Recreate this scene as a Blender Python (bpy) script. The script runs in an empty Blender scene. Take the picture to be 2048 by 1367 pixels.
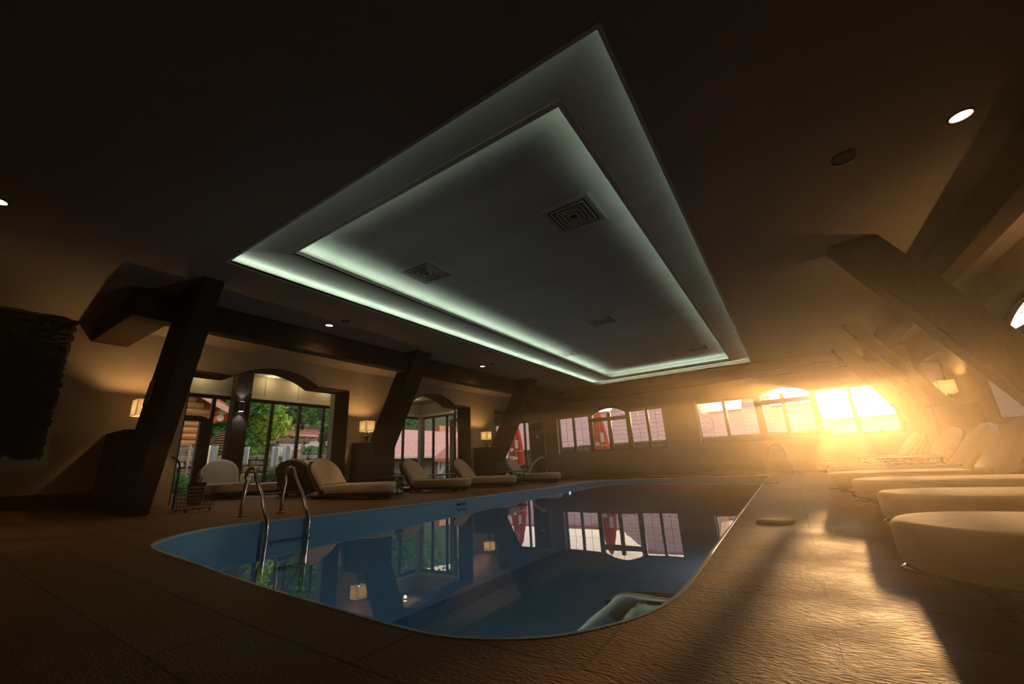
import bpy, bmesh, math, random
from mathutils import Vector, Matrix
from mathutils.geometry import delaunay_2d_cdt
S = bpy.context.scene
COL = S.collection
PI = math.pi
R = math.radians
rnd = random.Random(7)

# ------------------------------------------------------------------ materials
def nmat(name):
    m = bpy.data.materials.new(name); m.use_nodes = True
    nt = m.node_tree; nt.nodes.clear()
    out = nt.nodes.new('ShaderNodeOutputMaterial')
    return m, nt, out
def L(nt, a, b): nt.links.new(a, b)
def coords(nt, scale=(1, 1, 1), rot=(0, 0, 0), kind='Object'):
    tc = nt.nodes.new('ShaderNodeTexCoord'); mp = nt.nodes.new('ShaderNodeMapping')
    mp.inputs['Scale'].default_value = scale; mp.inputs['Rotation'].default_value = rot
    L(nt, tc.outputs[kind], mp.inputs['Vector']); return mp.outputs['Vector']
def surf(name, col, rough=.6, var=.15, nscale=6, bump=.0, bscale=60, metal=0., spec=.5, stretch=(1, 1, 1), sheen=0, coat=0):
    m, nt, out = nmat(name)
    b = nt.nodes.new('ShaderNodeBsdfPrincipled')
    v = coords(nt, stretch)
    n = nt.nodes.new('ShaderNodeTexNoise'); n.inputs['Scale'].default_value = nscale; n.inputs['Detail'].default_value = 5
    L(nt, v, n.inputs['Vector'])
    r = nt.nodes.new('ShaderNodeValToRGB')
    r.color_ramp.elements[0].position = .3; r.color_ramp.elements[1].position = .72
    r.color_ramp.elements[0].color = [c * (1 - var) for c in col] + [1]
    r.color_ramp.elements[1].color = [min(1, c * (1 + var)) for c in col] + [1]
    L(nt, n.outputs['Fac'], r.inputs['Fac']); L(nt, r.outputs['Color'], b.inputs['Base Color'])
    b.inputs['Roughness'].default_value = rough; b.inputs['Metallic'].default_value = metal
    b.inputs['Specular IOR Level'].default_value = spec
    if sheen: b.inputs['Sheen Weight'].default_value = sheen
    if bump:
        n2 = nt.nodes.new('ShaderNodeTexNoise'); n2.inputs['Scale'].default_value = bscale; n2.inputs['Detail'].default_value = 4
        L(nt, v, n2.inputs['Vector'])
        bp = nt.nodes.new('ShaderNodeBump'); bp.inputs['Strength'].default_value = bump; bp.inputs['Distance'].default_value = .01
        L(nt, n2.outputs['Fac'], bp.inputs['Height']); L(nt, bp.outputs['Normal'], b.inputs['Normal'])
    L(nt, b.outputs['BSDF'], out.inputs['Surface']); return m
def emit(name, col, st):
    m, nt, out = nmat(name); e = nt.nodes.new('ShaderNodeEmission')
    e.inputs['Color'].default_value = (*col, 1); e.inputs['Strength'].default_value = st
    L(nt, e.outputs[0], out.inputs['Surface']); return m
def brickmat(name, c1, c2, cm, bw, rh, mort, rough=.6, bump=.3, axes='xy', rot=(0, 0, 0), noise=0, spec=.5, bdist=.01, offset=.5, wet=None):
    m, nt, out = nmat(name); b = nt.nodes.new('ShaderNodeBsdfPrincipled')
    v = coords(nt, (1, 1, 1), rot)
    if axes != 'xy':
        sx = nt.nodes.new('ShaderNodeSeparateXYZ'); cx = nt.nodes.new('ShaderNodeCombineXYZ'); L(nt, v, sx.inputs[0])
        L(nt, sx.outputs['XYZ'.index(axes[0].upper())], cx.inputs[0]); L(nt, sx.outputs['XYZ'.index(axes[1].upper())], cx.inputs[1]); v = cx.outputs[0]
    t = nt.nodes.new('ShaderNodeTexBrick'); t.inputs['Scale'].default_value = 1
    t.inputs['Color1'].default_value = (*c1, 1); t.inputs['Color2'].default_value = (*c2, 1); t.inputs['Mortar'].default_value = (*cm, 1)
    t.inputs['Brick Width'].default_value = bw; t.inputs['Row Height'].default_value = rh; t.inputs['Mortar Size'].default_value = mort
    t.offset = offset; L(nt, v, t.inputs['Vector'])
    colo = t.outputs['Color']
    n = nt.nodes.new('ShaderNodeTexNoise'); n.inputs['Scale'].default_value = 2.2; n.inputs['Detail'].default_value = 8; n.inputs['Roughness'].default_value = .65
    L(nt, coords(nt), n.inputs['Vector'])
    if noise:
        mx = nt.nodes.new('ShaderNodeMixRGB'); mx.blend_type = 'MULTIPLY'; mx.inputs['Fac'].default_value = noise
        rp = nt.nodes.new('ShaderNodeValToRGB'); rp.color_ramp.elements[0].position = .3; rp.color_ramp.elements[1].position = .75
        rp.color_ramp.elements[0].color = (.35, .33, .3, 1); rp.color_ramp.elements[1].color = (1.3, 1.25, 1.2, 1)
        L(nt, n.outputs['Fac'], rp.inputs['Fac']); L(nt, colo, mx.inputs['Color1']); L(nt, rp.outputs['Color'], mx.inputs['Color2']); colo = mx.outputs['Color']
    L(nt, colo, b.inputs['Base Color'])
    b.inputs['Roughness'].default_value = rough; b.inputs['Specular IOR Level'].default_value = spec
    if wet:
        rr = nt.nodes.new('ShaderNodeMapRange'); rr.inputs['From Min'].default_value = .35; rr.inputs['From Max'].default_value = .65
        rr.inputs['To Min'].default_value = wet[0]; rr.inputs['To Max'].default_value = wet[1]
        L(nt, n.outputs['Fac'], rr.inputs['Value']); L(nt, rr.outputs[0], b.inputs['Roughness'])
    n2 = nt.nodes.new('ShaderNodeTexNoise'); n2.inputs['Scale'].default_value = 48; n2.inputs['Detail'].default_value = 5; L(nt, coords(nt, (1, 2.2, 1)), n2.inputs['Vector'])
    ml = nt.nodes.new('ShaderNodeMath'); ml.operation = 'MULTIPLY_ADD'; ml.inputs[1].default_value = -1.0
    L(nt, t.outputs['Fac'], ml.inputs[0]); L(nt, n2.outputs['Fac'], ml.inputs[2])
    bp = nt.nodes.new('ShaderNodeBump'); bp.inputs['Strength'].default_value = bump; bp.inputs['Distance'].default_value = bdist
    L(nt, ml.outputs[0], bp.inputs['Height']); L(nt, bp.outputs['Normal'], b.inputs['Normal'])
    L(nt, b.outputs['BSDF'], out.inputs['Surface']); return m
def roofmat(name, col, pitch=.36, run=.5):
    # rows of curved clay tiles: object x across, object y up the slope; the row edges are scalloped
    m, nt, out = nmat(name); b = nt.nodes.new('ShaderNodeBsdfPrincipled'); b.inputs['Roughness'].default_value = .7; b.inputs['Specular IOR Level'].default_value = .2
    v = coords(nt); sx = nt.nodes.new('ShaderNodeSeparateXYZ'); L(nt, v, sx.inputs[0])
    def mth(op, a, c):
        q = nt.nodes.new('ShaderNodeMath'); q.operation = op
        for k, u in enumerate((a, c)):
            if u is None: continue
            if isinstance(u, (int, float)): q.inputs[k].default_value = u
            else: L(nt, u, q.inputs[k])
        return q.outputs[0]
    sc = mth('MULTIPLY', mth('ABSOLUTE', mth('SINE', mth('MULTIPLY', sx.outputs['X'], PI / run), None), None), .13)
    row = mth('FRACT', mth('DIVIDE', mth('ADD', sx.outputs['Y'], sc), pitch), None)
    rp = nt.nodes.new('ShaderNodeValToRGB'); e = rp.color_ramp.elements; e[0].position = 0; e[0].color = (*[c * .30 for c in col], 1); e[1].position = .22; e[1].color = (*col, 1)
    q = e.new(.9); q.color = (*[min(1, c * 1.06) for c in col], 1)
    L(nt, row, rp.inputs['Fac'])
    n = nt.nodes.new('ShaderNodeTexNoise'); n.inputs['Scale'].default_value = .8; n.inputs['Detail'].default_value = 5; L(nt, v, n.inputs['Vector'])
    r2 = nt.nodes.new('ShaderNodeValToRGB'); r2.color_ramp.elements[0].color = (.75, .75, .75, 1); r2.color_ramp.elements[1].color = (1.2, 1.2, 1.2, 1); L(nt, n.outputs['Fac'], r2.inputs['Fac'])
    mx = nt.nodes.new('ShaderNodeMixRGB'); mx.blend_type = 'MULTIPLY'; mx.inputs['Fac'].default_value = .7; L(nt, rp.outputs['Color'], mx.inputs['Color1']); L(nt, r2.outputs['Color'], mx.inputs['Color2'])
    L(nt, mx.outputs['Color'], b.inputs['Base Color']); L(nt, b.outputs['BSDF'], out.inputs['Surface']); return m
def glassmat(name, tint=(.96, .97, .96), refl=.06):
    m, nt, out = nmat(name)
    t = nt.nodes.new('ShaderNodeBsdfTransparent'); t.inputs[0].default_value = (*tint, 1)
    g = nt.nodes.new('ShaderNodeBsdfGlossy'); g.inputs['Roughness'].default_value = .02
    lw = nt.nodes.new('ShaderNodeLayerWeight'); lw.inputs['Blend'].default_value = .5
    pw = nt.nodes.new('ShaderNodeMath'); pw.operation = 'POWER'; pw.inputs[1].default_value = 5; L(nt, lw.outputs['Facing'], pw.inputs[0])
    ma = nt.nodes.new('ShaderNodeMath'); ma.operation = 'MULTIPLY_ADD'; ma.inputs[1].default_value = .9; ma.inputs[2].default_value = .035; L(nt, pw.outputs[0], ma.inputs[0])
    mx = nt.nodes.new('ShaderNodeMixShader'); L(nt, ma.outputs[0], mx.inputs[0]); L(nt, t.outputs[0], mx.inputs[1]); L(nt, g.outputs[0], mx.inputs[2])
    L(nt, mx.outputs[0], out.inputs['Surface']); return m
def watermat():
    m, nt, out = nmat('pool water')
    t = nt.nodes.new('ShaderNodeBsdfTransparent'); t.inputs[0].default_value = (.80, .93, .98, 1)
    g = nt.nodes.new('ShaderNodeBsdfGlossy'); g.inputs['Roughness'].default_value = .004; g.inputs[0].default_value = (1, 1, 1, 1)
    f = nt.nodes.new('ShaderNodeFresnel'); f.inputs['IOR'].default_value = 1.34
    n = nt.nodes.new('ShaderNodeTexNoise'); n.inputs['Scale'].default_value = 1.6; n.inputs['Detail'].default_value = 2; L(nt, coords(nt), n.inputs['Vector'])
    bp = nt.nodes.new('ShaderNodeBump'); bp.inputs['Strength'].default_value = .02; bp.inputs['Distance'].default_value = .05
    L(nt, n.outputs['Fac'], bp.inputs['Height']); L(nt, bp.outputs['Normal'], g.inputs['Normal'])
    mx = nt.nodes.new('ShaderNodeMixShader'); L(nt, f.outputs[0], mx.inputs[0]); L(nt, t.outputs[0], mx.inputs[1]); L(nt, g.outputs[0], mx.inputs[2])
    L(nt, mx.outputs[0], out.inputs['Surface']); return m
def leafmat(name, c1, c2):
    m, nt, out = nmat(name)
    n = nt.nodes.new('ShaderNodeTexNoise'); n.inputs['Scale'].default_value = 1.7; n.inputs['Detail'].default_value = 6; L(nt, coords(nt), n.inputs['Vector'])
    r = nt.nodes.new('ShaderNodeValToRGB'); r.color_ramp.elements[0].position = .35; r.color_ramp.elements[1].position = .68
    r.color_ramp.elements[0].color = (*c1, 1); r.color_ramp.elements[1].color = (*c2, 1); L(nt, n.outputs['Fac'], r.inputs['Fac'])
    d = nt.nodes.new('ShaderNodeBsdfDiffuse'); tr = nt.nodes.new('ShaderNodeBsdfTranslucent')
    L(nt, r.outputs[0], d.inputs[0]); L(nt, r.outputs[0], tr.inputs[0])
    mx = nt.nodes.new('ShaderNodeMixShader'); mx.inputs[0].default_value = .35; L(nt, d.outputs[0], mx.inputs[1]); L(nt, tr.outputs[0], mx.inputs[2])
    L(nt, mx.outputs[0], out.inputs['Surface']); return m
def shademat():
    m, nt, out = nmat('lamp shade fabric')
    d = nt.nodes.new('ShaderNodeBsdfDiffuse'); d.inputs[0].default_value = (.85, .80, .70, 1)
    tr = nt.nodes.new('ShaderNodeBsdfTranslucent'); tr.inputs[0].default_value = (.95, .90, .78, 1)
    mx = nt.nodes.new('ShaderNodeMixShader'); mx.inputs[0].default_value = .8; L(nt, d.outputs[0], mx.inputs[1]); L(nt, tr.outputs[0], mx.inputs[2])
    L(nt, mx.outputs[0], out.inputs['Surface']); return m
def hazemat(density, g, col):
    m, nt, out = nmat('added sun glare haze'); v = nt.nodes.new('ShaderNodeVolumeScatter')
    v.inputs['Color'].default_value = (*col, 1); v.inputs['Density'].default_value = density; v.inputs['Anisotropy'].default_value = g
    L(nt, v.outputs[0], out.inputs['Volume']); return m

WARM = (1., .56, .22)
M = dict(
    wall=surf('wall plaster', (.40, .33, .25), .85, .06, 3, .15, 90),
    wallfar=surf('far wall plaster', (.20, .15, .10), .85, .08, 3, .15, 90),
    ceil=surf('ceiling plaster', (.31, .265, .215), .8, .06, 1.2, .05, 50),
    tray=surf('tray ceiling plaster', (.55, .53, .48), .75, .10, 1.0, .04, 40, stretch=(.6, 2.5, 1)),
    timber=surf('dark stained timber', (.042, .029, .021), .8, .3, 5, .25, 40, stretch=(6, 6, 1), spec=.15),
    plinth=surf('dark plinth stone', (.018, .014, .011), .7, .2, 6, .2, 40),
    floor=brickmat('brown stone deck tiles', (.19, .100, .048), (.165, .086, .041), (.09, .05, .027), 1.2, .3, .006, .5, .55, noise=.6, bdist=.008, wet=(.55, .80), spec=.22),
    skirt=surf('dark skirting', (.03, .024, .02), .5),
    liner=surf('blue pool liner', (.115, .34, .54), .45, .06, 2),
    rim=surf('pale pool rim', (.30, .46, .55), .4, .05, 3),
    water=watermat(), glass=glassmat('window glass'),
    frame=surf('dark window frame', (.028, .023, .02), .45, .1),
    reveal=surf('white window reveal', (.62, .60, .55), .7, .04),
    fascia=surf('grey bay fascia', (.30, .29, .26), .8, .05, 4),
    alu=surf('aluminium rail', (.55, .56, .54), .4, .03, metal=.3),
    steel=surf('polished steel', (.62, .56, .48), .16, .03, metal=1.),
    rattan=surf('dark woven rattan', (.055, .036, .022), .5, .45, 60, .6, 120),
    cushion=surf('beige cushion fabric', (.70, .60, .47), .9, .05, 10, .25, 300, sheen=.2),
    dark=surf('black metal', (.015, .014, .013), .45, .1),
    shade=shademat(), brass=surf('dark bronze lamp metal', (.05, .035, .02), .35, .1, metal=.6),
    moss=surf('dark moss', (.010, .012, .008), .95, .5, 30, 1., 60),
    paper=surf('cream notice paper', (.42, .35, .25), .8, .03), ink=surf('brown print', (.10, .07, .045), .8, .03),
    led=emit('cove led', (.74, 1., .82), 16.), leddim=emit('cove led dimmed', (.74, 1., .80), 3.), ledmid=emit('cove led mid', (.76, 1., .80), 11.), bulb=emit('warm bulb', (1., .66, .34), 16.), bulb2=emit('warm niche bulb', (1., .74, .36), 7.), cool=emit('cool wall light', (.9, .96, 1.), 5.),
    vent=surf('vent metal', (.62, .58, .52), .5, .05), ventdark=surf('vent throat', (.10, .09, .08), .7, .1),
    speaker=surf('speaker grille', (.045, .036, .028), .6, .2, 80),
    door=surf('dark door', (.022, .017, .013), .5, .2), ivory=surf('ivory plastic', (.75, .72, .62), .5, .02),
    leafdark=leafmat('dark green leaves', (.016, .07, .024), (.08, .25, .085)), leafmid=leafmat('green leaves', (.04, .15, .05), (.15, .42, .12)),
    leaflight=leafmat('yellow green leaves', (.11, .24, .04), (.36, .55, .13)), hill=surf('wooded hillside', (.03, .075, .028), .95, .5, 3, .4), bark=surf('bark', (.06, .045, .03), .9, .3, 10, .5),
    soil=surf('garden soil and grass', (.09, .11, .04), .95, .5, 3, .3), stone=surf('garden stone', (.34, .28, .19), .9, .35, 4, .6, 12),
    log=surf('honey coloured logs', (.62, .30, .10), .6, .25, 3, .2, 20, stretch=(1, .3, 6)), logend=surf('cut log end', (.80, .62, .40), .7, .15, 20),
    board=surf('pale barge board', (.66, .48, .30), .6, .1), deckwood=surf('weathered boards', (.34, .25, .17), .8, .2, 5),
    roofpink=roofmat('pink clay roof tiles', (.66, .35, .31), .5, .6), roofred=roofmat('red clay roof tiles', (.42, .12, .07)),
    white=surf('white render', (.80, .80, .78), .8, .03), brickwall=brickmat('red brick', (.42, .19, .14), (.34, .15, .11), (.4, .34, .3), .24, .08, .01, .85, .3, axes='yz'),
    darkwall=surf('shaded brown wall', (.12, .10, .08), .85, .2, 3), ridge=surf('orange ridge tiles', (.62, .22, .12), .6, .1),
    red=surf('red parasol cloth', (.78, .10, .045), .75, .1, 8), whitecloth=surf('white print on parasol', (.85, .84, .82), .7, .02),
    greycloth=surf('white towel', (.72, .74, .76), .9, .06, 12, .2, 60), step=surf('pale step edge', (.55, .68, .72), .4, .03),
)

# ------------------------------------------------------------------ mesh helpers
class MB:
    def __init__(s): s.v = []; s.f = []
    def add(s, vs, fs):
        o = len(s.v); s.v += [tuple(p) for p in vs]; s.f += [tuple(i + o for i in f) for f in fs]; return s
    def box(s, x0, x1, y0, y1, z0, z1):
        return s.add([(x0, y0, z0), (x1, y0, z0), (x1, y1, z0), (x0, y1, z0), (x0, y0, z1), (x1, y0, z1), (x1, y1, z1), (x0, y1, z1)],
                     [(0, 3, 2, 1), (4, 5, 6, 7), (0, 1, 5, 4), (1, 2, 6, 5), (2, 3, 7, 6), (3, 0, 4, 7)])
    def hexa(s, p):   # 8 corners: bottom loop then top loop
        return s.add(p, [(0, 3, 2, 1), (4, 5, 6, 7), (0, 1, 5, 4), (1, 2, 6, 5), (2, 3, 7, 6), (3, 0, 4, 7)])
    def tube(s, path, r, n=8, close=False):
        P = [Vector(p) for p in path]; k = len(P); vs = []; up = Vector((0, 0, 1)); prev = None
        for i in range(k):
            if close: d = P[(i + 1) % k] - P[i - 1]
            else: d = P[min(i + 1, k - 1)] - P[max(i - 1, 0)]
            d.normalize()
            if prev is None:
                a = d.cross(up)
                if a.length < 1e-3: a = d.cross(Vector((1, 0, 0)))
            else: a = prev - d * prev.dot(d)
            a.normalize(); prev = a; b = d.cross(a)
            rr = r[i] if isinstance(r, (list, tuple)) else r
            vs += [P[i] + (a * math.cos(t) + b * math.sin(t)) * rr for t in [2 * PI * j / n for j in range(n)]]
        fs = []
        for i in range(k if close else k - 1):
            i2 = (i + 1) % k
            for j in range(n): fs.append((i * n + j, i * n + (j + 1) % n, i2 * n + (j + 1) % n, i2 * n + j))
        if not close: fs.append(tuple(reversed(range(n)))); fs.append(tuple((k - 1) * n + j for j in range(n)))
        return s.add(vs, fs)
    def lathe(s, prof, c=(0, 0, 0), n=24, cap=True):
        vs = []; fs = []; k = len(prof)
        for r, z in prof: vs += [(c[0] + r * math.cos(2 * PI * j / n), c[1] + r * math.sin(2 * PI * j / n), c[2] + z) for j in range(n)]
        for i in range(k - 1):
            for j in range(n): fs.append((i * n + j, i * n + (j + 1) % n, (i + 1) * n + (j + 1) % n, (i + 1) * n + j))
        if cap: fs.append(tuple(reversed(range(n)))); fs.append(tuple((k - 1) * n + j for j in range(n)))
        return s.add(vs, fs)
    def slab(s, outline, prof):   # outline: list of (x,y); prof: list of (inset, z) rings bottom->top
        n = len(outline); cx = sum(p[0] for p in outline) / n; cy = sum(p[1] for p in outline) / n
        nor = []
        for i in range(n):
            a = Vector(outline[i - 1]); b = Vector(outline[(i + 1) % n]); d = (b - a).normalized(); nor.append((d.y, -d.x))
        vs = []; fs = []
        for ins, z in prof: vs += [(outline[i][0] - nor[i][0] * ins, outline[i][1] - nor[i][1] * ins, z) for i in range(n)]
        for i in range(len(prof) - 1):
            for j in range(n): fs.append((i * n + j, i * n + (j + 1) % n, (i + 1) * n + (j + 1) % n, (i + 1) * n + j))
        fs.append(tuple(reversed(range(n)))); fs.append(tuple((len(prof) - 1) * n + j for j in range(n)))
        return s.add(vs, fs)
    def xf(s, mat):
        s.v = [tuple(mat @ Vector(p)) for p in s.v]; return s
    def join(s, o): return s.add(o.v, o.f)
    def build(s, name, m, parent=None, world=False, smooth=None, loc=None):
        vs = s.v
        if parent is not None and world:
            mi = parent.matrix_basis.inverted(); vs = [tuple(mi @ Vector(p)) for p in vs]
        me = bpy.data.meshes.new(name)
        if loc is not None: vs = [tuple(Vector(p) - Vector(loc)) for p in vs]
        me.from_pydata(vs, [], s.f); me.update()
        bm = bmesh.new(); bm.from_mesh(me); bmesh.ops.recalc_face_normals(bm, faces=bm.faces); bm.to_mesh(me); bm.free()
        if smooth is not None:
            for p in me.polygons: p.use_smooth = True
            me.set_sharp_from_angle(angle=R(smooth))
        me.materials.append(m if not isinstance(m, str) else M[m])
        o = bpy.data.objects.new(name, me); COL.objects.link(o)
        if loc is not None: o.location = loc
        if parent is not None: o.parent = parent
        return o
def bevel(o, w, seg=2):
    b = o.modifiers.new('edge', 'BEVEL'); b.width = w; b.segments = seg; b.limit_method = 'ANGLE'; return o
def tag(o, label, cat, group=None):
    o['label'] = label; o['category'] = cat
    if group: o['group'] = group
    return o
def empty(name, loc, rz=0):
    o = bpy.data.objects.new(name, None); o.empty_display_size = .2; COL.objects.link(o)
    o.location = loc; o.rotation_euler = (0, 0, rz); o.matrix_basis = Matrix.Translation(loc) @ Matrix.Rotation(rz, 4, 'Z'); return o
def structure(o): o['kind'] = 'structure'; return o
def copy_tree(o, parent=None):
    c = o.copy(); COL.objects.link(c)
    if parent is not None: c.parent = parent
    for ch in list(o.children): copy_tree(ch, c)
    return c
def place(root, loc, rz):
    root.location = loc; root.rotation_euler = (0, 0, rz); return root

# ------------------------------------------------------------------ the place: levels
ZC = 2.95                    # flat ceiling
XL, XR, YF, YB = -8.0, 2.75, 12.95, -3.0
ZW = -.06                    # water level
def zf(x, y):                # the deck falls gently from the left hand wall towards the pool
    l = max(0., -x - .5); g = math.exp(-max(y, 0) / 5.)
    return .0483 + l * .0334 * g + l * l * .0039 * g - .0106 * l

# pool outline
def catmull(pts, n=6, closed=True):
    out = []; k = len(pts)
    for i in range(k):
        p0, p1, p2, p3 = [Vector(pts[(i + j - 1) % k]) for j in range(4)]
        for t in [q / n for q in range(n)]:
            out.append(tuple(.5 * ((2 * p1) + (p2 - p0) * t + (2 * p0 - 5 * p1 + 4 * p2 - p3) * t * t + (-p0 + 3 * p1 - 3 * p2 + p3) * t ** 3)))
    return out
POOL = [(-4.9, 3.2), (-4.93, 2.5), (-4.85, 2.05), (-4.66, 1.70), (-4.28, 1.36), (-3.9, 1.26), (-3.2, 1.23), (-2.46, 1.19), (-1.59, 1.17), (-1.25, 1.17), (-1.08, 1.19),
        (-.93, 1.25), (-.78, 1.35), (-.66, 1.5), (-.56, 1.7), (-.51, 1.95), (-.5, 2.4), (-.51, 3.2), (-.52, 5), (-.53, 8), (-.54, 11), (-.56, 11.7), (-.66, 12.02), (-.95, 12.14), (-1.5, 12.18), (-3, 12.18), (-4, 12.17), (-4.45, 12.08), (-4.75, 11.7), (-4.84, 11), (-4.86, 8), (-4.9, 5)]
PO = catmull(POOL, 4)
def inpoly(x, y, P):
    c = False; j = len(P) - 1
    for i in range(len(P)):
        if (P[i][1] > y) != (P[j][1] > y) and x < (P[j][0] - P[i][0]) * (y - P[i][1]) / (P[j][1] - P[i][1]) + P[i][0]: c = not c
        j = i
    return c
def deck():
    X0, X1, Y0, Y1 = -11.4, 3.3, YB, 13.4
    vs = [Vector(p) for p in PO]; ed = [(i, (i + 1) % len(PO)) for i in range(len(PO))]
    nx, ny = 37, 41
    for i in range(nx + 1):
        for j in range(ny + 1):
            x = X0 + (X1 - X0) * i / nx; y = Y0 + (Y1 - Y0) * j / ny
            if min((x - p[0]) ** 2 + (y - p[1]) ** 2 for p in PO) > .012: vs.append(Vector((x, y)))
    V, E_, F, *_ = delaunay_2d_cdt(vs, ed, [], 0, 1e-5)
    m = MB(); fs = []
    for f in F:
        cx = sum(V[i].x for i in f) / 3; cy = sum(V[i].y for i in f) / 3
        if not inpoly(cx, cy, PO): fs.append(tuple(f))
    m.add([(p.x, p.y, zf(p.x, p.y)) for p in V], fs)
    o = m.build('floor', 'floor', smooth=60); structure(o)
    # make normals face up
    me = o.data
    if me.polygons[0].normal.z < 0: me.flip_normals()
    return o
floor = deck()
# basin
n = len(PO); m = MB()
vs = [(p[0], p[1], zf(*p) - .004) for p in PO] + [(p[0], p[1], -1.35) for p in PO]
m.add(vs, [(i, (i + 1) % n, n + (i + 1) % n, n + i) for i in range(n)] + [tuple(range(2 * n - 1, n - 1, -1))])
pool = structure(m.build('pool_basin', 'liner', smooth=40))
m = MB(); m.tube([(p[0], p[1], zf(*p) - .012) for p in PO], .016, 6, close=True)
m.build('pool_rim', 'rim', pool, smooth=60)
# corner steps under water
def offs(P, d):
    c = []
    for i in range(len(P)):
        a = Vector(P[i - 1]); b = Vector(P[(i + 1) % len(P)]); t = (b - a).normalized(); c.append((P[i][0] - t.y * d, P[i][1] + t.x * d))
    return c
def roundpoly(pts, r, n=6):
    out = []
    k = len(pts)
    for i in range(k):
        p = Vector(pts[i]); a = (Vector(pts[i - 1]) - p).normalized(); b = (Vector(pts[(i + 1) % k]) - p).normalized()
        rr = r[i] if isinstance(r, (list, tuple)) else r
        if rr == 0: out.append(tuple(p)); continue
        s0 = p + a * rr; s1 = p + b * rr
        for q in range(n + 1):
            t = q / n; out.append(tuple(s0 * (1 - t) ** 2 + p * 2 * t * (1 - t) + s1 * t * t))
    return out
for nm, (xa, yb), zt in (('pool_step', (-1.25, 3.28), -.34), ('pool_step', (-.98, 2.70), -.21)):
    poly = roundpoly([(xa, 1.0), (-.3, 1.0), (-.3, yb), (xa, yb)], [0, 0, 0, .3])
    m = MB(); m.slab(poly, [(0, -1.34), (0, zt - .03), (.03, zt)]); st = m.build(nm, 'liner', pool, smooth=50)
    m = MB(); m.tube([(p[0], p[1], zt) for p in poly[2:]], .022, 6); m.build('step_edge', 'step', st, smooth=60)
m = MB(); m.add([(p[0], p[1], ZW) for p in PO], [tuple(range(n))]); water = structure(m.build('water', 'water'))
p = empty('pool_light', (-4.855, 9.89, -.17)); tag(p, 'small oval underwater light in the left pool wall near the far end', 'pool light')
MB().lathe([(.045, 0), (.04, .012)], n=20).xf(Matrix.Rotation(PI / 2, 4, 'Y')).build('lens', emit('pool light lens', (.85, .95, 1.), 2.5), p)
for (x, y, rz) in ((-.58, 3.6, PI), (-.58, 8.5, PI)):  # unseen lights in the right wall, added to colour the water
    q_ = empty('pool_light', (x, y, -.75), rz); tag(q_, {3.6: 'unseen underwater light added low in the right pool wall, near end', 8.5: 'unseen underwater light added low in the right pool wall, far end'}[y], 'pool light')
    MB().lathe([(.08, 0), (.075, .02)], n=20).xf(Matrix.Rotation(PI / 2, 4, 'Y')).build('lens', emit('pool light lens', (1., .95, .86), 2.0), q_)
    d_ = bpy.data.lights.new('added_pool_beam', 'SPOT'); d_.energy = 44; d_.color = (1., .95, .86); d_.shadow_soft_size = .06; d_.spot_size = R(160); d_.spot_blend = .8
    l_ = bpy.data.objects.new('added_pool_beam', d_); COL.objects.link(l_); l_.location = (.05, 0, 0); l_.rotation_euler = (0, -PI / 2, 0); l_.parent = q_
# skimmer slots and one underwater jet on the left pool wall
for y in (5.73,):
    m = MB(); m.box(-4.90, -4.84, y - .09, y + .09, -.03, .0); m.build('skimmer_slot', 'dark', pool)

# ------------------------------------------------------------------ walls
def wall(name, axis, c0, c1, u0, u1, z0, z1, ops, mat, n_arch=18):
    # ops: (ua, ub, za, ztop) or (ua, ub, za, spring, apex, aa, ab) with an arch between aa and ab
    cuts = {u0, u1}
    def top(o, u):
        if len(o) == 4: return o[3]
        ua, ub, za, sp, ap, aa, ab = o
        if u <= aa or u >= ab: return sp
        h = ap - sp; w = (ab - aa) / 2; r = (w * w + h * h) / (2 * h); d = u - (aa + ab) / 2
        return ap - r + math.sqrt(max(0, r * r - d * d))
    for o in ops:
        cuts |= {o[0], o[1]}
        if len(o) > 4: cuts |= {o[5] + (o[6] - o[5]) * i / n_arch for i in range(n_arch + 1)}
    cuts = sorted(c for c in cuts if u0 - 1e-6 <= c <= u1 + 1e-6); m = MB()
    def put(ua, ub, a0, a1, b0, b1):
        q = [(ua, a0), (ub, a1), (ub, b1), (ua, b0)]
        if axis == 'x': p = [(c0, u, z) for u, z in q] + [(c1, u, z) for u, z in q]
        else: p = [(u, c0, z) for u, z in q] + [(u, c1, z) for u, z in q]
        m.hexa(p)
    for a, b in zip(cuts[:-1], cuts[1:]):
        mid = (a + b) / 2; op = [o for o in ops if o[0] < mid < o[1]]
        if not op: put(a, b, z0, z0, z1, z1); continue
        o = op[0]
        if o[2] > z0: put(a, b, z0, z0, o[2], o[2])
        put(a, b, top(o, a + 1e-6), top(o, b - 1e-6), z1, z1)
    return structure(m.build(name, mat))
OP1 = (2.62, 5.60, -.3, 2.34, 2.58, 3.24, 4.86); OP2 = (6.89, 9.87, -.3, 2.34, 2.58, 7.55, 9.17); OP3 = (11.15, 12.95, -.3, 2.34)
wall('wall_left', 'x', XL - .5, XL, YB, YF, -.3, 3.4, [OP1, OP2, OP3], 'wall')
W1 = (-6.66, -3.03, .85, 2.06, 2.27, -5.42, -4.15); W2 = (-2.10, 2.30, .87, 2.06, 2.27, -.50, .74)
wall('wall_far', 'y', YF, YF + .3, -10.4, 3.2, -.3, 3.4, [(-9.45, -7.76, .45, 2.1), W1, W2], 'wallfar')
RA = (6.9, 9.35, .9, 2.12, 2.5, 6.9, 9.35); RB = (11.05, 12.35, 1.3, 2.3)
wall('wall_right', 'x', XR, XR + .4, YB, YF + .3, -.3, 3.4, [RA, RB], 'wall')
wall('wall_back', 'y', YB - .2, YB, -8.5, 3.2, -.3, 3.4, [], 'wall')

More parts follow.
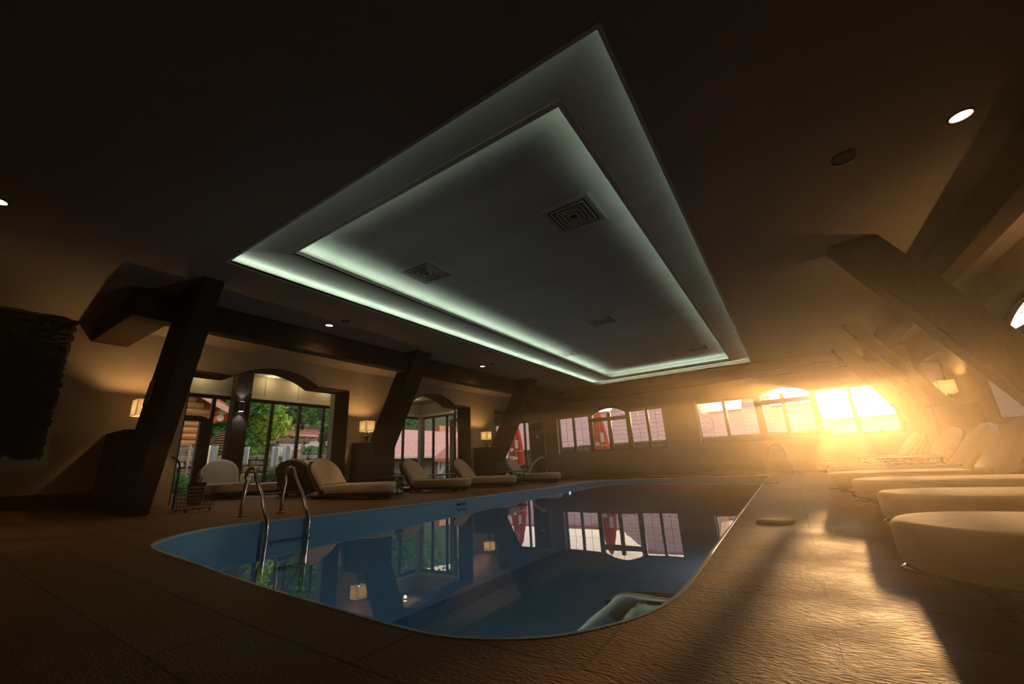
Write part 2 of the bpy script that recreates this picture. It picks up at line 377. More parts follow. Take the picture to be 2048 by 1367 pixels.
def lining(name, o, z0):
    ua, ub, za, sp = o[:4]; t = .014; m = MB(); x0, x1 = XL - .505, XL + .006
    m.box(x0, x1, ua, ua + t, z0, sp)
    if ub < YF - .1: m.box(x0, x1, ub - t, ub, z0, sp)
    pts = [(ua, sp), (ub, sp)]
    if len(o) > 4:
        h = o[4] - sp; w = (o[6] - o[5]) / 2; r = (w * w + h * h) / (2 * h); c = (o[5] + o[6]) / 2
        pts = [(ua, sp)] + [(u, o[4] - r + math.sqrt(max(0, r * r - (u - c) ** 2))) for u in [o[5] + (o[6] - o[5]) * k / 20 for k in range(21)]] + [(ub, sp)]
    for (a, za_), (b, zb_) in zip(pts[:-1], pts[1:]): m.hexa([(x0, a, za_ - t), (x1, a, za_ - t), (x1, b, zb_ - t), (x0, b, zb_ - t), (x0, a, za_), (x1, a, za_), (x1, b, zb_), (x0, b, zb_)])
    return structure(m.build(name, 'timber'))
lining('trim_4', OP1, .1); lining('trim_5', OP2, .0); lining('trim_6', OP3, .0)

# ceiling with the stepped tray
TX0, TX1, TY0, TY1 = -4.90, -.45, 1.76, 12.78      # tray opening
IX0, IX1, IY0, IY1 = -4.30, -.90, 2.16, 12.38      # inner opening
def ring(m, X0, X1, Y0, Y1, a0, a1, b0, b1, z0, z1):
    m.box(X0, X1, Y0, b0, z0, z1); m.box(X0, X1, b1, Y1, z0, z1); m.box(X0, a0, b0, b1, z0, z1); m.box(a1, X1, b0, b1, z0, z1)
m = MB(); ring(m, -6.32, 2.0, YB, YF, TX0, TX1, TY0, TY1, ZC, ZC + .022)
# sloping strips of ceiling over both side aisles
m.hexa([(-8.0, YB, 2.81), (-6.32, YB, ZC), (-6.32, YF, ZC), (-8.0, YF, 2.81), (-8.0, YB, 2.9), (-6.32, YB, 3.05), (-6.32, YF, 3.05), (-8.0, YF, 2.9)])
m.hexa([(2.0, YB, ZC), (2.75, YB, 2.86), (2.75, YF, 2.86), (2.0, YF, ZC), (2.0, YB, 3.05), (2.75, YB, 2.95), (2.75, YF, 2.95), (2.0, YF, 3.05)])
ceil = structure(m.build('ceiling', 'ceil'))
Z1, Z2 = 3.10, 3.23
m = MB(); pk = .20
A = [(TX0 - pk, TY0 - pk), (TX1 + pk, TY0 - pk), (TX1 + pk, TY1 + pk), (TX0 - pk, TY1 + pk)]; B = [(IX0, IY0), (IX1, IY0), (IX1, IY1), (IX0, IY1)]
for k in range(4):
    a, b, c, d = A[k], A[(k + 1) % 4], B[(k + 1) % 4], B[k]; zi = 3.015
    m.hexa([(*a, Z1), (*b, Z1), (*c, zi), (*d, zi), (*a, Z1 + .02), (*b, Z1 + .02), (*c, zi + .02), (*d, zi + .02)])
ring(m, TX0 - pk - .02, TX1 + pk + .02, TY0 - pk - .02, TY1 + pk + .02, TX0 - pk, TX1 + pk, TY0 - pk, TY1 + pk, ZC + .02, Z1 + .02)
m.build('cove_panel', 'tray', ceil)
m = MB(); m.box(IX0 - pk, IX1 + pk, IY0 - pk, IY1 + pk, Z2, Z2 + .02)
ring(m, IX0 - pk - .02, IX1 + pk + .02, IY0 - pk - .02, IY1 + pk + .02, IX0 - pk, IX1 + pk, IY0 - pk, IY1 + pk, Z1 + .02, Z2 + .02)
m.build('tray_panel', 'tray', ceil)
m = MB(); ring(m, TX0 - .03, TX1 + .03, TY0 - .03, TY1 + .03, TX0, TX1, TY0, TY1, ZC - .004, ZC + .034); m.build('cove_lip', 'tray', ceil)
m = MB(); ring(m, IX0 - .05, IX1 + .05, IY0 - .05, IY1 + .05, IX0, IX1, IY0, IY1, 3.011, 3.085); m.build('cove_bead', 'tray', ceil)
def strips(X0, X1, Y0, Y1, z, d):
    for b in ((X0 - d - .02, X0 - d, Y0, Y1), (X1 + d, X1 + d + .02, Y0, Y1), (X0, X1, Y0 - d - .02, Y0 - d), (X0, X1, Y1 + d, Y1 + d + .02)):
        MB().box(*b, z, z + .012).build('led_strip', 'led' if (b[0] < X0 or b[3] > Y1) else ('leddim' if z < 3 else 'ledmid'), ceil)
strips(TX0, TX1, TY0, TY1, ZC + .024, .10); strips(IX0, IX1, IY0, IY1, 3.05, .12)
MB().box(-9.0, 3.4, YB - .3, 13.3, 3.38, 3.5).build('roof_slab', 'darkwall', ceil)

# skirting
structure(MB().box(XL, XL + .02, YB, 1.75, .1, zf(-8, .5) + .12).build('baseboard_left', 'skirt'))
structure(MB().box(-7.1, 2.75, YF - .02, YF, -.05, .10).build('baseboard_far', 'skirt'))

# the ring of dark timber beams
def beam(name, b, label):
    o = bevel(MB().box(*b).build(name, 'timber', loc=((b[0] + b[1]) / 2, (b[2] + b[3]) / 2, b[4])), .012); tag(o, label, 'beam'); return o
beam('timber_beam', (-6.52, -6.30, 1.36, YF, 2.545, 2.90), 'long dark timber beam running beneath the ceiling above the bay windows')
beam('timber_beam', (1.95, 2.17, -2.5, YF, 2.545, 2.90), 'long dark timber beam under the ceiling above the arched side windows')
beam('timber_beam', (-6.30, 1.95, YF - .16, YF, 2.53, 2.70), 'dark timber beam along the top of the far window wall')
beam('tie_beam', (XL, -6.52, 1.36, 1.76, 2.55, 2.86), 'short dark beam between wall and slanted post by the notice')
# plinths and leaning posts
def post(y0, dy, xi_t, w, slope, xr_off, zb, label, side, zt=ZC, name='leaning_post'):
    # xi_t: outer edge at ceiling level; w width; leans outwards going down (side -1 left, +1 right)
    def X(z, off): return xi_t + side * (ZC - z) / slope + off
    q = []
    for z in (zb, zt): q += [(X(z, 0), y0, z), (X(z, w), y0, z), (X(z, w), y0 + dy, z), (X(z, 0), y0 + dy, z)]
    o = bevel(MB().hexa(q).build(name, 'timber', loc=(X(zb, w / 2), y0 + dy / 2, zb)), .015); tag(o, label, 'post'); return o
posts = [
    post(1.75, .22, -6.18, .70, 2.55, 0, .22, 'massive slanted dark post with a paper notice, at the dark end of the hall', -1),
    post(5.75, .40, -6.44, .44, 1.78, 0, .10, 'slanted dark post between the garden bay and the pink roof bay', -1),
    post(10.0, .40, -6.30, .46, 1.72, 0, .03, 'slanted dark post beside the far corner door', -1),
    post(5.87, .32, .86, .46, 1.80, 0, .05, 'slanted dark post crossing in front of the arched side window', 1),
    post(10.1, .20, 1.33, .24, 1.80, 0, .05, 'slanted dark post by the lamp lit side window', 1),
    post(12.60, .25, 1.33, .34, 1.83, 0, .05, 'slanted dark post standing against the sunlit far window', 1)]
def plinth(x0, x1, y0, y1, zt, label):
    zb = min(zf(x0, y0), zf(x1, y0)) - .01
    o = bevel(MB().box(x0, x1, y0, y1, zb, zt).build('plinth', 'plinth', loc=((x0 + x1) / 2, (y0 + y1) / 2, zb)), .015); tag(o, label, 'plinth'); return o
plinth(-7.98, -7.2, 1.74, 2.14, 1.28, 'dark stone plinth behind the slanted post with the notice')
plinth(-7.98, -7.18, 5.72, 6.25, 1.20, 'dark stone plinth with a lit lamp between the two bays')
plinth(-7.98, -7.15, 9.97, 10.45, 1.12, 'dark stone plinth with a lit lamp near the far corner door')
plinth(2.2, 2.74, 5.8, 6.5, 1.20, 'unseen plinth added under the extra lamp behind the post crossing the arched side window')  # out-of-view plinth, added to carry the extra lamp
plinth(2.15, 2.74, 9.9, 10.6, 1.20, 'dark stone plinth with a lit lamp beside the side window')
# notice on the first post
pr_ = empty('notice', (-6.30, 1.74, 1.55)); tag(pr_, 'small framed paper notice fixed to the slanted dark post', 'notice')
m = MB(); q = [(-.20, -.012, -.02), (.02, -.012, -.02), (.11, -.012, .30), (-.10, -.012, .30)]
P1S = Matrix.Translation((-6.66, 1.74, 1.50))
def sheared(x0, x1, z0, z1, y, t=.006):
    f = lambda x, z: (x + z / 2.55, y, z)
    a = [f(x0, z0), f(x1, z0), f(x1, z1), f(x0, z1)]; return a + [(p[0], p[1] + t, p[2]) for p in a]
pr_.location = (-6.66, 1.742, 1.52); pr_.matrix_basis = Matrix.Translation((-6.66, 1.742, 1.52))
MB().hexa(sheared(-.02, .20, 0, .30, -.012, .014)).build('frame', 'dark', pr_)
MB().hexa(sheared(-.005, .185, .015, .285, -.015, .004)).build('sheet', 'paper', pr_)
m = MB()
for k in range(7): m.hexa(sheared(.02, .02 + (.14 if k % 3 else .10), .05 + k * .03, .058 + k * .03, -.0165, .002))
m.build('printed_lines', 'ink', pr_)
# dark moss wall
def moss():
    m = MB(); x = XL + .005
    nu, nv = 60, 60
    y0, y1, z0, z1 = -1.9, 1.19, .97, 2.80
    vs = []; fs = []
    for i in range(nu + 1):
        for j in range(nv + 1):
            e = (i in (0, nu)) or (j in (0, nv))
            y = y0 + (y1 - y0) * i / nu + (rnd.uniform(-.02, .02) if i in (0, nu) else rnd.uniform(-.01, .01)); z = z0 + (z1 - z0) * j / nv + (rnd.uniform(-.05, .04) if j == 0 else 0)
            vs.append((x if e else x + .03 + rnd.uniform(0, .07), y, z))
    for i in range(nu):
        for j in range(nv): fs.append((i * (nv + 1) + j, (i + 1) * (nv + 1) + j, (i + 1) * (nv + 1) + j + 1, i * (nv + 1) + j + 1))
    o = m.add(vs, fs).build('moss_panel', 'moss', loc=(XL + .005, -.36, .95)); tag(o, 'large dark moss wall panel with ragged edges on the side wall', 'moss panel')
moss()

# ------------------------------------------------------------------ windows
WN = [0]
def window(loc):
    WN[0] += 1; return structure(empty('window_%d' % WN[0], loc))
def bar(m, axis, c0, c1, u0, u1, z0, z1):
    if axis == 'y': m.box(u0, u1, c0, c1, z0, z1)
    else: m.box(c0, c1, u0, u1, z0, z1)
def pane(p, axis, c, u0, u1, z0, z1, name='pane'):
    m = MB(); bar(m, axis, c - .004, c + .004, u0, u1, z0, z1); return m.build(name, 'glass', p, world=True)
def arch_pts(a, b, sp, ap, n=14):
    h = ap - sp; w = (b - a) / 2; r = (w * w + h * h) / (2 * h)
    return [(a + (b - a) * i / n, ap - r + math.sqrt(max(0, r * r - (a + (b - a) * i / n - (a + b) / 2) ** 2))) for i in range(n + 1)]
def casement(axis, c, W, edges, doors, tr, thick=.07, grid=True):
    # W as wall opening; edges: pane spans [(u0,u1)...]; doors: spans of the two door leaves; tr: transom height
    ua, ub, za, sp, ap, aa, ab = W
    P = (lambda u, y, z: (u, y, z)) if axis == 'y' else (lambda u, y, z: (y, u, z))
    p = window(P((ua + ub) / 2, c, za)); m = MB(); c0, c1 = c - thick / 2, c + thick / 2
    spans = sorted(edges + doors); zt = sp
    # verticals between panes
    us = [ua] + [x for s_ in spans for x in s_] + [ub]
    for i in range(0, len(us), 2):
        if us[i + 1] - us[i] > .005: bar(m, axis, c0, c1, us[i], us[i + 1], za, zt)
    for s_ in edges: bar(m, axis, c0, c1, s_[0], s_[1], za, za + .035); bar(m, axis, c0, c1, s_[0], s_[1], zt - .04, zt)
    d0, d1 = doors[0][0], doors[-1][1]
    for s_ in doors: bar(m, axis, c0, c1, s_[0], s_[1], za, za + .07); bar(m, axis, c0, c1, s_[0], s_[1], tr - .12, tr)
    a2 = arch_pts(aa, ab, sp, ap); a1 = arch_pts(aa + .06, ab - .06, sp - .03, ap - .06)
    for i in range(len(a1) - 1):
        q = [a1[i], a1[i + 1], a2[i + 1], a2[i]]
        m.hexa([P(u, c0, z) for u, z in q] + [P(u, c1, z) for u, z in q])
    for u in (aa, ab - .06): bar(m, axis, c0, c1, u, u + .06, tr, sp)
    m.build('frame', 'frame', p, world=True)
    g = MB(); mid = (aa + ab) / 2
    t = .004
    for s_ in edges:
        pane(p, axis, c, s_[0], s_[1], za + .035, zt - .04)
        if grid: bar(g, axis, c - t, c + t, (s_[0] + s_[1]) / 2 - t, (s_[0] + s_[1]) / 2 + t, za, zt); [bar(g, axis, c - t, c + t, s_[0], s_[1], z - t * .6, z + t * .6) for z in (za + .40, za + .78)]
    for s_ in doors: pane(p, axis, c, s_[0], s_[1], za + .07, tr - .12)
    if grid:
        for k in (30, 60, 90, 120, 150):
            e = (mid + .62 * math.cos(R(k)), tr + .5 * math.sin(R(k)))
            g.tube([P(mid, c, tr), P(*[e[0], c, min(e[1], ap - .06)])], t, 4)
        g.build('glazing_bars', 'frame', p, world=True)
    mm = MB(); pts = [(aa + .06, tr)] + a1 + [(ab - .06, tr)]; k = len(pts)
    mm.add([P(u, c - .004, z) for u, z in pts] + [P(u, c + .004, z) for u, z in pts], [tuple(range(k)), tuple(range(2 * k - 1, k - 1, -1))] + [(i, (i + 1) % k, k + (i + 1) % k, k + i) for i in range(k)])
    mm.build('pane', 'glass', p, world=True)
    s_ = MB(); bar(s_, axis, c1 - .0, c1 + .02, ua, ub, za - .02, za + .006); s_.build('sill', 'reveal', p, world=True)
    return p
CY = YF + .15
w1 = casement('y', CY, W1, [(-6.58, -6.10), (-6.02, -5.51), (-4.07, -3.58), (-3.50, -3.07)], [(-5.37, -4.84), (-4.72, -4.22)], 1.93)
w2 = casement('y', CY, W2, [(-2.05, -1.39), (-1.31, -.60), (.80, 1.44), (1.52, 2.24)], [(-.42, .02), (.12, .66)], 1.93)
# white reveals on the left hand sides
for p, u in ((w1, -6.66), (w2, -2.10)): MB().box(u, u + .025, YF + .002, CY - .04, .86, 2.05).build('reveal_lining', 'reveal', p, world=True)
w3 = casement('x', XR + .33, RA, [(6.98, 7.50), (8.75, 9.28)], [(7.58, 8.08), (8.16, 8.67)], 2.12)
MB().box(XR + .01, XR + .29, 9.32, 9.348, .92, 2.12).build('reveal_lining', 'reveal', w3, world=True)
def plainwin(axis, c, u0, u1, z0, z1, muls, fw=.06, thick=.06, rails=(), glass=True, headrail=False):
    P = (lambda u, y, z: (u, y, z)) if axis == 'y' else (lambda u, y, z: (y, u, z))
    p = window(P((u0 + u1) / 2, c, z0)); m = MB(); c0, c1 = c - thick / 2, c + thick / 2
    bar(m, axis, c0, c1, u0, u1, z0, z0 + fw); bar(m, axis, c0, c1, u0, u1, z1 - fw, z1)
    xs = [u0 + fw / 2] + list(muls) + [u1 - fw / 2]
    for u in xs: bar(m, axis, c0, c1, u - fw / 2, u + fw / 2, z0 + fw, z1 - fw)
    for (a, b, z) in rails: bar(m, axis, c0, c1, a, b, z - fw / 2, z + fw / 2)
    m.build('frame', 'frame', p, world=True)
    for a, b in zip(xs[:-1], xs[1:]): pane(p, axis, c, a + fw / 2, b - fw / 2, z0 + fw, z1 - fw)
    if headrail:
        q = MB(); bar(q, axis, c - .05, c + .09 if axis == 'x' else c + .05, u0, u1, z1, z1 + .075); q.build('head_rail', 'alu', p, world=True)
    return p
# bay 1 (long glazed wall with a door), bay 2 (corner glazing), bay 3
XG1 = -11.2
b1 = plainwin('x', XG1, 2.2, 7.62, .24, 2.50, [4.20, 5.55, 6.30, 7.02], .075, headrail=True, rails=[(2.23, 4.1, 1.95)])
m = MB(); m.box(XG1 - .05, XG1 + .06, 3.98, 4.15, .24, 1.95); m.box(XG1 - .05, XG1 + .06, 3.0, 4.0, 1.88, 2.0); m.build('door_stile', 'dark', b1, world=True)
b2 = plainwin('x', -10.0, 6.7, 9.74, .10, 2.20, [7.4, 8.25, 9.0], .06, headrail=True)
b3 = plainwin('y', 9.74, -9.97, -8.5, .10, 2.20, [-9.42, -8.84], .06, headrail=True)
b4 = plainwin('y', CY, -9.45, -7.76, .45, 2.1, [-8.05], .07)
b6 = plainwin('y', 10.91, -9.75, -8.5, .05, 2.2, [-9.1], .05)
b5 = plainwin('x', -9.75, 11.0, 12.95, .05, 2.2, [11.9], .06)
plainwin('x', XR + .33, 11.05, 12.35, 1.3, 2.3, [11.7], .06, rails=[(11.08, 12.32, 1.88)])
MB().box(-9.97, -9.83, 9.60, 9.76, .08, 2.22).build('corner_post', 'fascia', b3, world=True)
# bay shells: side walls, ceilings and head fascias
def shell(name, boxes, mat='fascia'):
    m = MB()
    for b in boxes: m.box(*b)
    return structure(m.build(name, mat))
shell('trim_1', [(XG1 - .1, -8.5, 2.0, 2.2, -.2, 3.2), (XG1 - .1, -10.1, 7.62, 7.75, -.2, 3.2), (XG1 - .1, -8.5, 2.2, 6.5, 3.08, 3.2), (XG1 - .1, -10.1, 6.5, 7.75, 3.08, 3.2), (XG1 - .02, XG1 + .02, 2.2, 7.62, 2.575, 3.08), (-10.14, -8.5, 6.5, 6.56, 2.75, 3.2), (-10.14, -10.1, 6.5, 7.7, 2.75, 3.2)])
shell('trim_2', [(-10.1, -8.5, 6.5, 6.7, -.2, 2.75), (-10.1, -8.5, 6.7, 9.84, 2.62, 2.75), (-10.02, -9.97, 6.7, 9.76, 2.275, 2.62), (-10.0, -8.5, 9.72, 9.76, 2.275, 2.62)])
shell('trim_3', [(-9.85, -8.5, 10.85, 12.95, 2.4, 2.75), (-9.78, -9.72, 11., 12.95, 2.2, 2.4), (-9.75, -8.5, 10.88, 10.94, 2.2, 2.4)])
# fascia panel joints
for x, y in ((XG1 + .023, 4.9), (XG1 + .023, 5.3), (XG1 + .023, 6.2)): MB().box(x, x + .003, y, y + .012, 2.58, 3.07).build('panel_joint', 'dark', b1, world=True)
# pillar inside bay 1 with an up and down light
o = bevel(MB().box(-11.12, -10.86, 4.50, 4.86, zf(-11, 4.7) - .01, 3.08).build('bay_pillar', 'timber', loc=(-10.99, 4.68, .3)), .01); tag(o, 'square dark pillar in the garden bay carrying a wall light', 'pillar')
p = empty('wall_light', (-10.80, 4.64, 2.23)); tag(p, 'black up and down light on the garden bay pillar', 'wall light')
MB().lathe([(.06, -.11), (.06, .11)], (0, 0, 0), 20).build('body', 'dark', p, smooth=40)
for z in (-.114, .111): MB().lathe([(.05, z), (.045, z + .003)], (0, 0, 0), 20).build('lens', 'cool', p)
def lamp_data(kind, name, energy, col, size=.05, **k):
    d = bpy.data.lights.new(name, kind); d.energy = energy; d.color = col
    if kind in ('POINT', 'SPOT'): d.shadow_soft_size = size
    for a, b in k.items(): setattr(d, a, b)
    return d
def light(d, loc, parent=None, rot=(0, 0, 0)):
    o = bpy.data.objects.new(d.name, d); COL.objects.link(o); o.location = loc; o.rotation_euler = rot
    if parent: o.parent = parent
    return o
dn = lamp_data('SPOT', 'wall_light_beam', 9, (.92, .97, 1.), .03, spot_size=R(95), spot_blend=.5)
light(dn, (.02, 0, -.13), p); light(dn, (.02, 0, .13), p, (PI, 0, 0))
# door in the far corner
p = structure(empty('door_1', (-7.42, YF, 0)))
MB().box(-7.70, -7.15, YF - .05, YF - .01, .03, 1.99).build('door_leaf', 'door', p, world=True)
m = MB(); m.box(-7.76, -7.70, YF - .07, YF, 0, 2.05); m.box(-7.15, -7.08, YF - .07, YF, 0, 2.05); m.box(-7.76, -7.08, YF - .07, YF, 1.99, 2.05); m.build('door_frame', 'deckwood', p, world=True)
sw = empty('wall_switch', (-7.42, YF - .055, 1.48)); tag(sw, 'small ivory plate on the dark corner door', 'switch plate')
MB().box(-.055, .055, -.006, .004, -.04, .04).build('plate', 'ivory', sw); MB().box(-.02, .02, -.011, -.006, -.018, .018).build('rocker', 'paper', sw)

# ------------------------------------------------------------------ ceiling fittings
def vent(x, y, label, z=Z2, s=.29):
    p = empty('ceiling_vent', (x, y, z)); tag(p, label, 'vent', 'square louvred vents in the tray ceiling')
    m = MB(); ring(m, -s, s, -s, s, -s + .035, s - .035, -s + .035, s - .035, -.018, 0); m.build('frame', 'vent', p)
    MB().box(-s + .03, s - .03, -s + .03, s - .03, -.003, .0).build('throat', 'ventdark', p)
    for k in range(5):
        a = s - .045 - k * .046; m = MB()
        ring(m, -a, a, -a, a, -a + .016, a - .016, -a + .016, a - .016, -.016 - .002 * k, -.003); m.build('louvre', 'vent', p)
vent(-3.77, 3.74, 'square ceiling vent closest to the garden bay side'); vent(-1.51, 3.75, 'largest looking square ceiling vent, above the near pool corner')
vent(-2.62, 7.38, 'square ceiling vent in the middle of the tray'); vent(-1.51, 11.1, 'square ceiling vent at the far sunny end of the tray'); vent(-4.25, 9.3, 'square ceiling vent in the far corner by the bright cove', s=.2)
bulbs = lamp_data('SPOT', 'downlight_beam', 26, WARM, .03, spot_size=R(120), spot_blend=.9)
def downlight(x, y, z, label, r=.055, st='bulb', beam=bulbs):
    p = empty('downlight', (x, y, z)); tag(p, label, 'downlight', 'round recessed ceiling downlights')
    MB().lathe([(r, -.002), (r + .003, -.010), (r + .016, -.008), (r + .02, 0)], n=28, cap=False).build('trim_ring', 'brass', p, smooth=40)
    MB().lathe([(r, -.004), (r * .9, -.006)], n=28).build('lens', st, p)
    if beam: light(beam, (0, 0, -.02 if beam.type == 'SPOT' else -.10), p)
    return p
downlight(1.56, 3.98, ZC, 'glowing round downlight above the near loungers', .062)
downlight(-5.98, 3.72, ZC, 'glowing round downlight beside the long beam near the garden bay'); downlight(-5.95, 7.85, ZC, 'glowing round downlight by the long beam near the second bay')
downlight(-5.2, .12, ZC, 'glowing round downlight at the dark end of the hall')
downlight(-7.25, 3.83, 2.878, 'glowing round downlight above the garden bay arch')
nb = lamp_data('POINT', 'niche_glow', 7, (1., .68, .30), .03)
for i, y in enumerate((3.85, 4.62, 5.35, 6.15, 7.0)):
    downlight(-10.9, y, 3.078, ('small downlight in the garden bay head beside the slanted post', 'small downlight in the garden bay, first under the arch', 'small downlight in the garden bay, under the arch crown', 'small downlight in the garden bay, last under the arch', 'small downlight in the garden bay head by the square jamb')[i], .04, 'bulb2', nb)
downlight(-9.3, 8.6, 2.62, 'small downlight in the second bay under its arch', .05, 'bulb2', nb)
def speaker(x, y, label, r=.095):
    p = empty('ceiling_speaker', (x, y, ZC)); tag(p, label, 'speaker', 'round ceiling speakers')
    MB().lathe([(r, 0), (r, -.008), (r - .012, -.012), (r - .016, -.006)], n=32, cap=False).build('rim', 'dark', p, smooth=40)
    MB().lathe([(r - .014, -.002), (r - .014, -.006)], n=32).build('grille', 'speaker', p)
speaker(.86, 4.0, 'dark round ceiling speaker above the sunny deck'); speaker(-5.62, 3.78, 'dark round ceiling speaker near the garden bay beam', .07); speaker(-5.65, 7.85, 'dark round ceiling speaker near the second bay beam', .07)

# ------------------------------------------------------------------ lamps on the plinths
def table_lamp(x, y, z, label, e=24):
    p = empty('table_lamp', (x, y, z)); tag(p, label, 'lamp', 'square shaded lamps on the plinths')
    MB().lathe([(.06, 0), (.06, .02), (.035, .035), (.03, .08), (.045, .10), (.045, .13), (.02, .15), (.012, .24)], n=20).build('base', 'brass', p, smooth=40)
    m = MB(); a, t, z0, z1 = .115, .004, .22, .45
    for (x0, x1, y0, y1) in ((-a, a, -a, -a + t), (-a, a, a - t, a), (-a, -a + t, -a, a), (a - t, a, -a, a)): m.box(x0, x1, y0, y1, z0, z1)
    m.build('lamp_shade', 'shade', p)
    MB().lathe([(.012, .24), (.028, .28), (.03, .31), (.018, .34)], n=16).build('bulb', 'bulb', p, smooth=60)
    light(lamp_data('POINT', 'lamp_glow', e, (1., .53, .18), .03), (0, 0, .37), p)
table_lamp(-7.60, 2.00, 1.28, 'lit lamp half hidden behind the slanted post with the notice')
table_lamp(-7.62, 5.83, 1.20, 'lit lamp on the plinth between the two bays')
table_lamp(-7.60, 10.12, 1.12, 'lit lamp on the plinth near the far corner door')
table_lamp(2.50, 6.2, 1.20, 'unseen lamp added beside the post crossing the arched side window', 30)  # out-of-view lamp, added to warm the ceiling on this side
table_lamp(2.50, 10.25, 1.20, 'lit lamp on the plinth at the sunlit side window', 14)

# ------------------------------------------------------------------ pool ladders
def ladder(label, rails, zr, foot_dx, ytip, flip=1):
    p = empty('pool_ladder', rails[0]); tag(p, label, 'ladder')
    for (x, y, z) in rails:
        H = .70; path = [(x, y, z)]
        path += [(x + .02 * flip, y, z + .22), (x + .05 * flip, y, z + .40)]
        for k in range(9):
            a = PI * (1 - k / 8); path.append((x + (.175 + .115 * math.cos(a)) * flip, y - .02, z + .445 + .105 * math.sin(a)))
        path += [(x + foot_dx * .72 * flip, y - .03, z + .24), (x + foot_dx * .93 * flip, y - .05, z + .05), (x + foot_dx * flip, y - .05, z - .01), (x + (foot_dx + .02) * flip, y - .05, ZW), (x + foot_dx * flip, y - .05, ZW - .9)]
        MB().tube([q for q in path], .021, 10).build('rail', 'steel', p, world=True, smooth=60)
        MB().lathe([(.05, 0), (.05, .012), (.03, .02)], (x, y, z), 20).build('flange', 'steel', p, world=True, smooth=40)
    (x, y, z), (x2, y2, z2) = rails
    for dz in (-.05, -.32, -.6): MB().box(x + foot_dx * flip - .04, x + foot_dx * flip + .04, min(y, y2), max(y, y2), ZW + dz - .012, ZW + dz + .012).build('tread', 'steel', p, world=True)
LX = -5.58
ladder('steel pool ladder with two arched handrails at the near left pool edge', [(LX, 2.55, zf(LX, 2.55)), (LX, 3.02, zf(LX, 3.02))], 0, .71, 0)
p = empty('grab_rail', (-.04, 11.9, .05)); tag(p, 'slim steel grab rail at the far sunny pool corner', 'handrail')
for y in (11.9,):
    path = [(-.04, y, .045), (-.09, y, .35), (-.15, y, .62)] + [(-.30 + .15 * math.cos(PI * k / 8), y, .64 + .12 * math.sin(PI * k / 8)) for k in range(9)] + [(-.52, y, .35), (-.60, y, -.05)]
    MB().tube(path, .02, 8).build('rail', 'steel', p, world=True, smooth=60)
MB().lathe([(.05, 0), (.05, .012), (.03, .02)], (-.04, 11.9, .045), 16).build('flange', 'steel', p, world=True)
# deck fittings
def cover(x, y, r, label):
    o = MB().lathe([(r, -.002), (r, .012), (r - .012, .017)], n=32).build('skimmer_cover', 'stone', loc=(0, 0, 0), smooth=40); o.location = (x, y, zf(x, y)); tag(o, label, 'cover', 'round skimmer covers in the deck')
cover(-.22, 4.15, .13, 'round stone cover in the deck beside the pool, the near one'); cover(-.42, 9.0, .12, 'round stone cover in the deck beside the pool, the far one')

# ------------------------------------------------------------------ loungers
def lounger_outline(x0, x1, w, rf, rh, n=10):
    pts = [(x0 + rh - rh * math.sin(t), -w + rh - rh * math.cos(t)) for t in [PI / 2 * (1 - k / n) for k in range(n + 1)]]
    pts = []
    for k in range(2 * n + 1):     # rounded foot, going from -y to +y
        t = -PI / 2 + PI * k / (2 * n); pts.append((x1 - rf + rf * math.cos(t), w * math.sin(t)))
    for k in range(n + 1):
        t = PI * .5 * k / n; pts.append((x0 + rh - rh * math.sin(t), w - rh + rh * math.cos(t)))
    for k in range(n + 1):
        t = PI * .5 * k / n; pts.append((x0 + rh - rh * math.cos(t), -w + rh - rh * math.sin(t)))
    return pts
def make_lounger(label):
    p = empty('sun_lounger', (0, 0, 0)); tag(p, label, 'sun lounger', 'rattan sun loungers with beige cushions')
    # woven base (origin under the hinge, +x towards the foot)
    o = lounger_outline(-.62, 1.14, .33, .33, .2)
    m = MB(); m.slab(o, [(.10, .045), (.02, .06), (0, .08), (.01, .10), (.06, .112)]); m.build('base', 'rattan', p, smooth=50)
    for (x, y) in ((.95, .18), (.95, -.18), (-.35, .2), (-.35, -.2)):
        m = MB(); q = []
        for z, a in ((0, .05), (.05, .10)): q += [(x - a, y - a * .8, z), (x + a, y - a * .8, z), (x + a, y + a * .8, z), (x - a, y + a * .8, z)]
        m.hexa(q).build('foot', 'rattan', p)
    m = MB(); m.tube([(1.07, -.08, .092), (1.175, -.045, .095), (1.195, 0, .095), (1.175, .045, .095), (1.07, .08, .092)], .012, 8); m.build('foot_grip', 'steel', p, smooth=60)
    # seat cushion
    o = lounger_outline(-.10, 1.20, .345, .36, .06)
    m = MB(); m.slab(o, [(.06, .105), (.012, .112), (0, .13), (0, .235), (.003, .252), (.016, .264), (.05, .268), (.12, .272)]); m.build('seat_cushion', 'cushion', p, smooth=38)
    # backrest: cushion on a woven shell
    Rb = Matrix.Translation((-.06, 0, .205)) @ Matrix.Rotation(R(-128), 4, 'Y')
    o = lounger_outline(0, .74, .335, .34, .05)
    m = MB(); m.slab(o, [(.03, -.115), (.006, -.10), (0, -.075), (0, -.045), (.008, -.02), (.03, -.005), (.09, .002)]); m.v = [(a, b, -c) for a, b, c in m.v]; m.xf(Rb)
    m.build('back_cushion', 'cushion', p, smooth=50)
    o = lounger_outline(-.10, .78, .37, .37, .12)
    m = MB(); m.slab(o, [(.03, -.155), (0, -.14), (.01, -.12), (.04, -.118)]); m.v = [(a, b, -c + .003 - .0) for a, b, c in m.v]
    m.v = [(a, b, c) for a, b, c in m.v]; m.xf(Rb); m.build('back_shell', 'rattan', p, smooth=50)
    for s in (-.25, .25): MB().tube([(-.50, s, .11), (-.58, s, .40)], .014, 6).build('prop', 'dark', p)
    return p
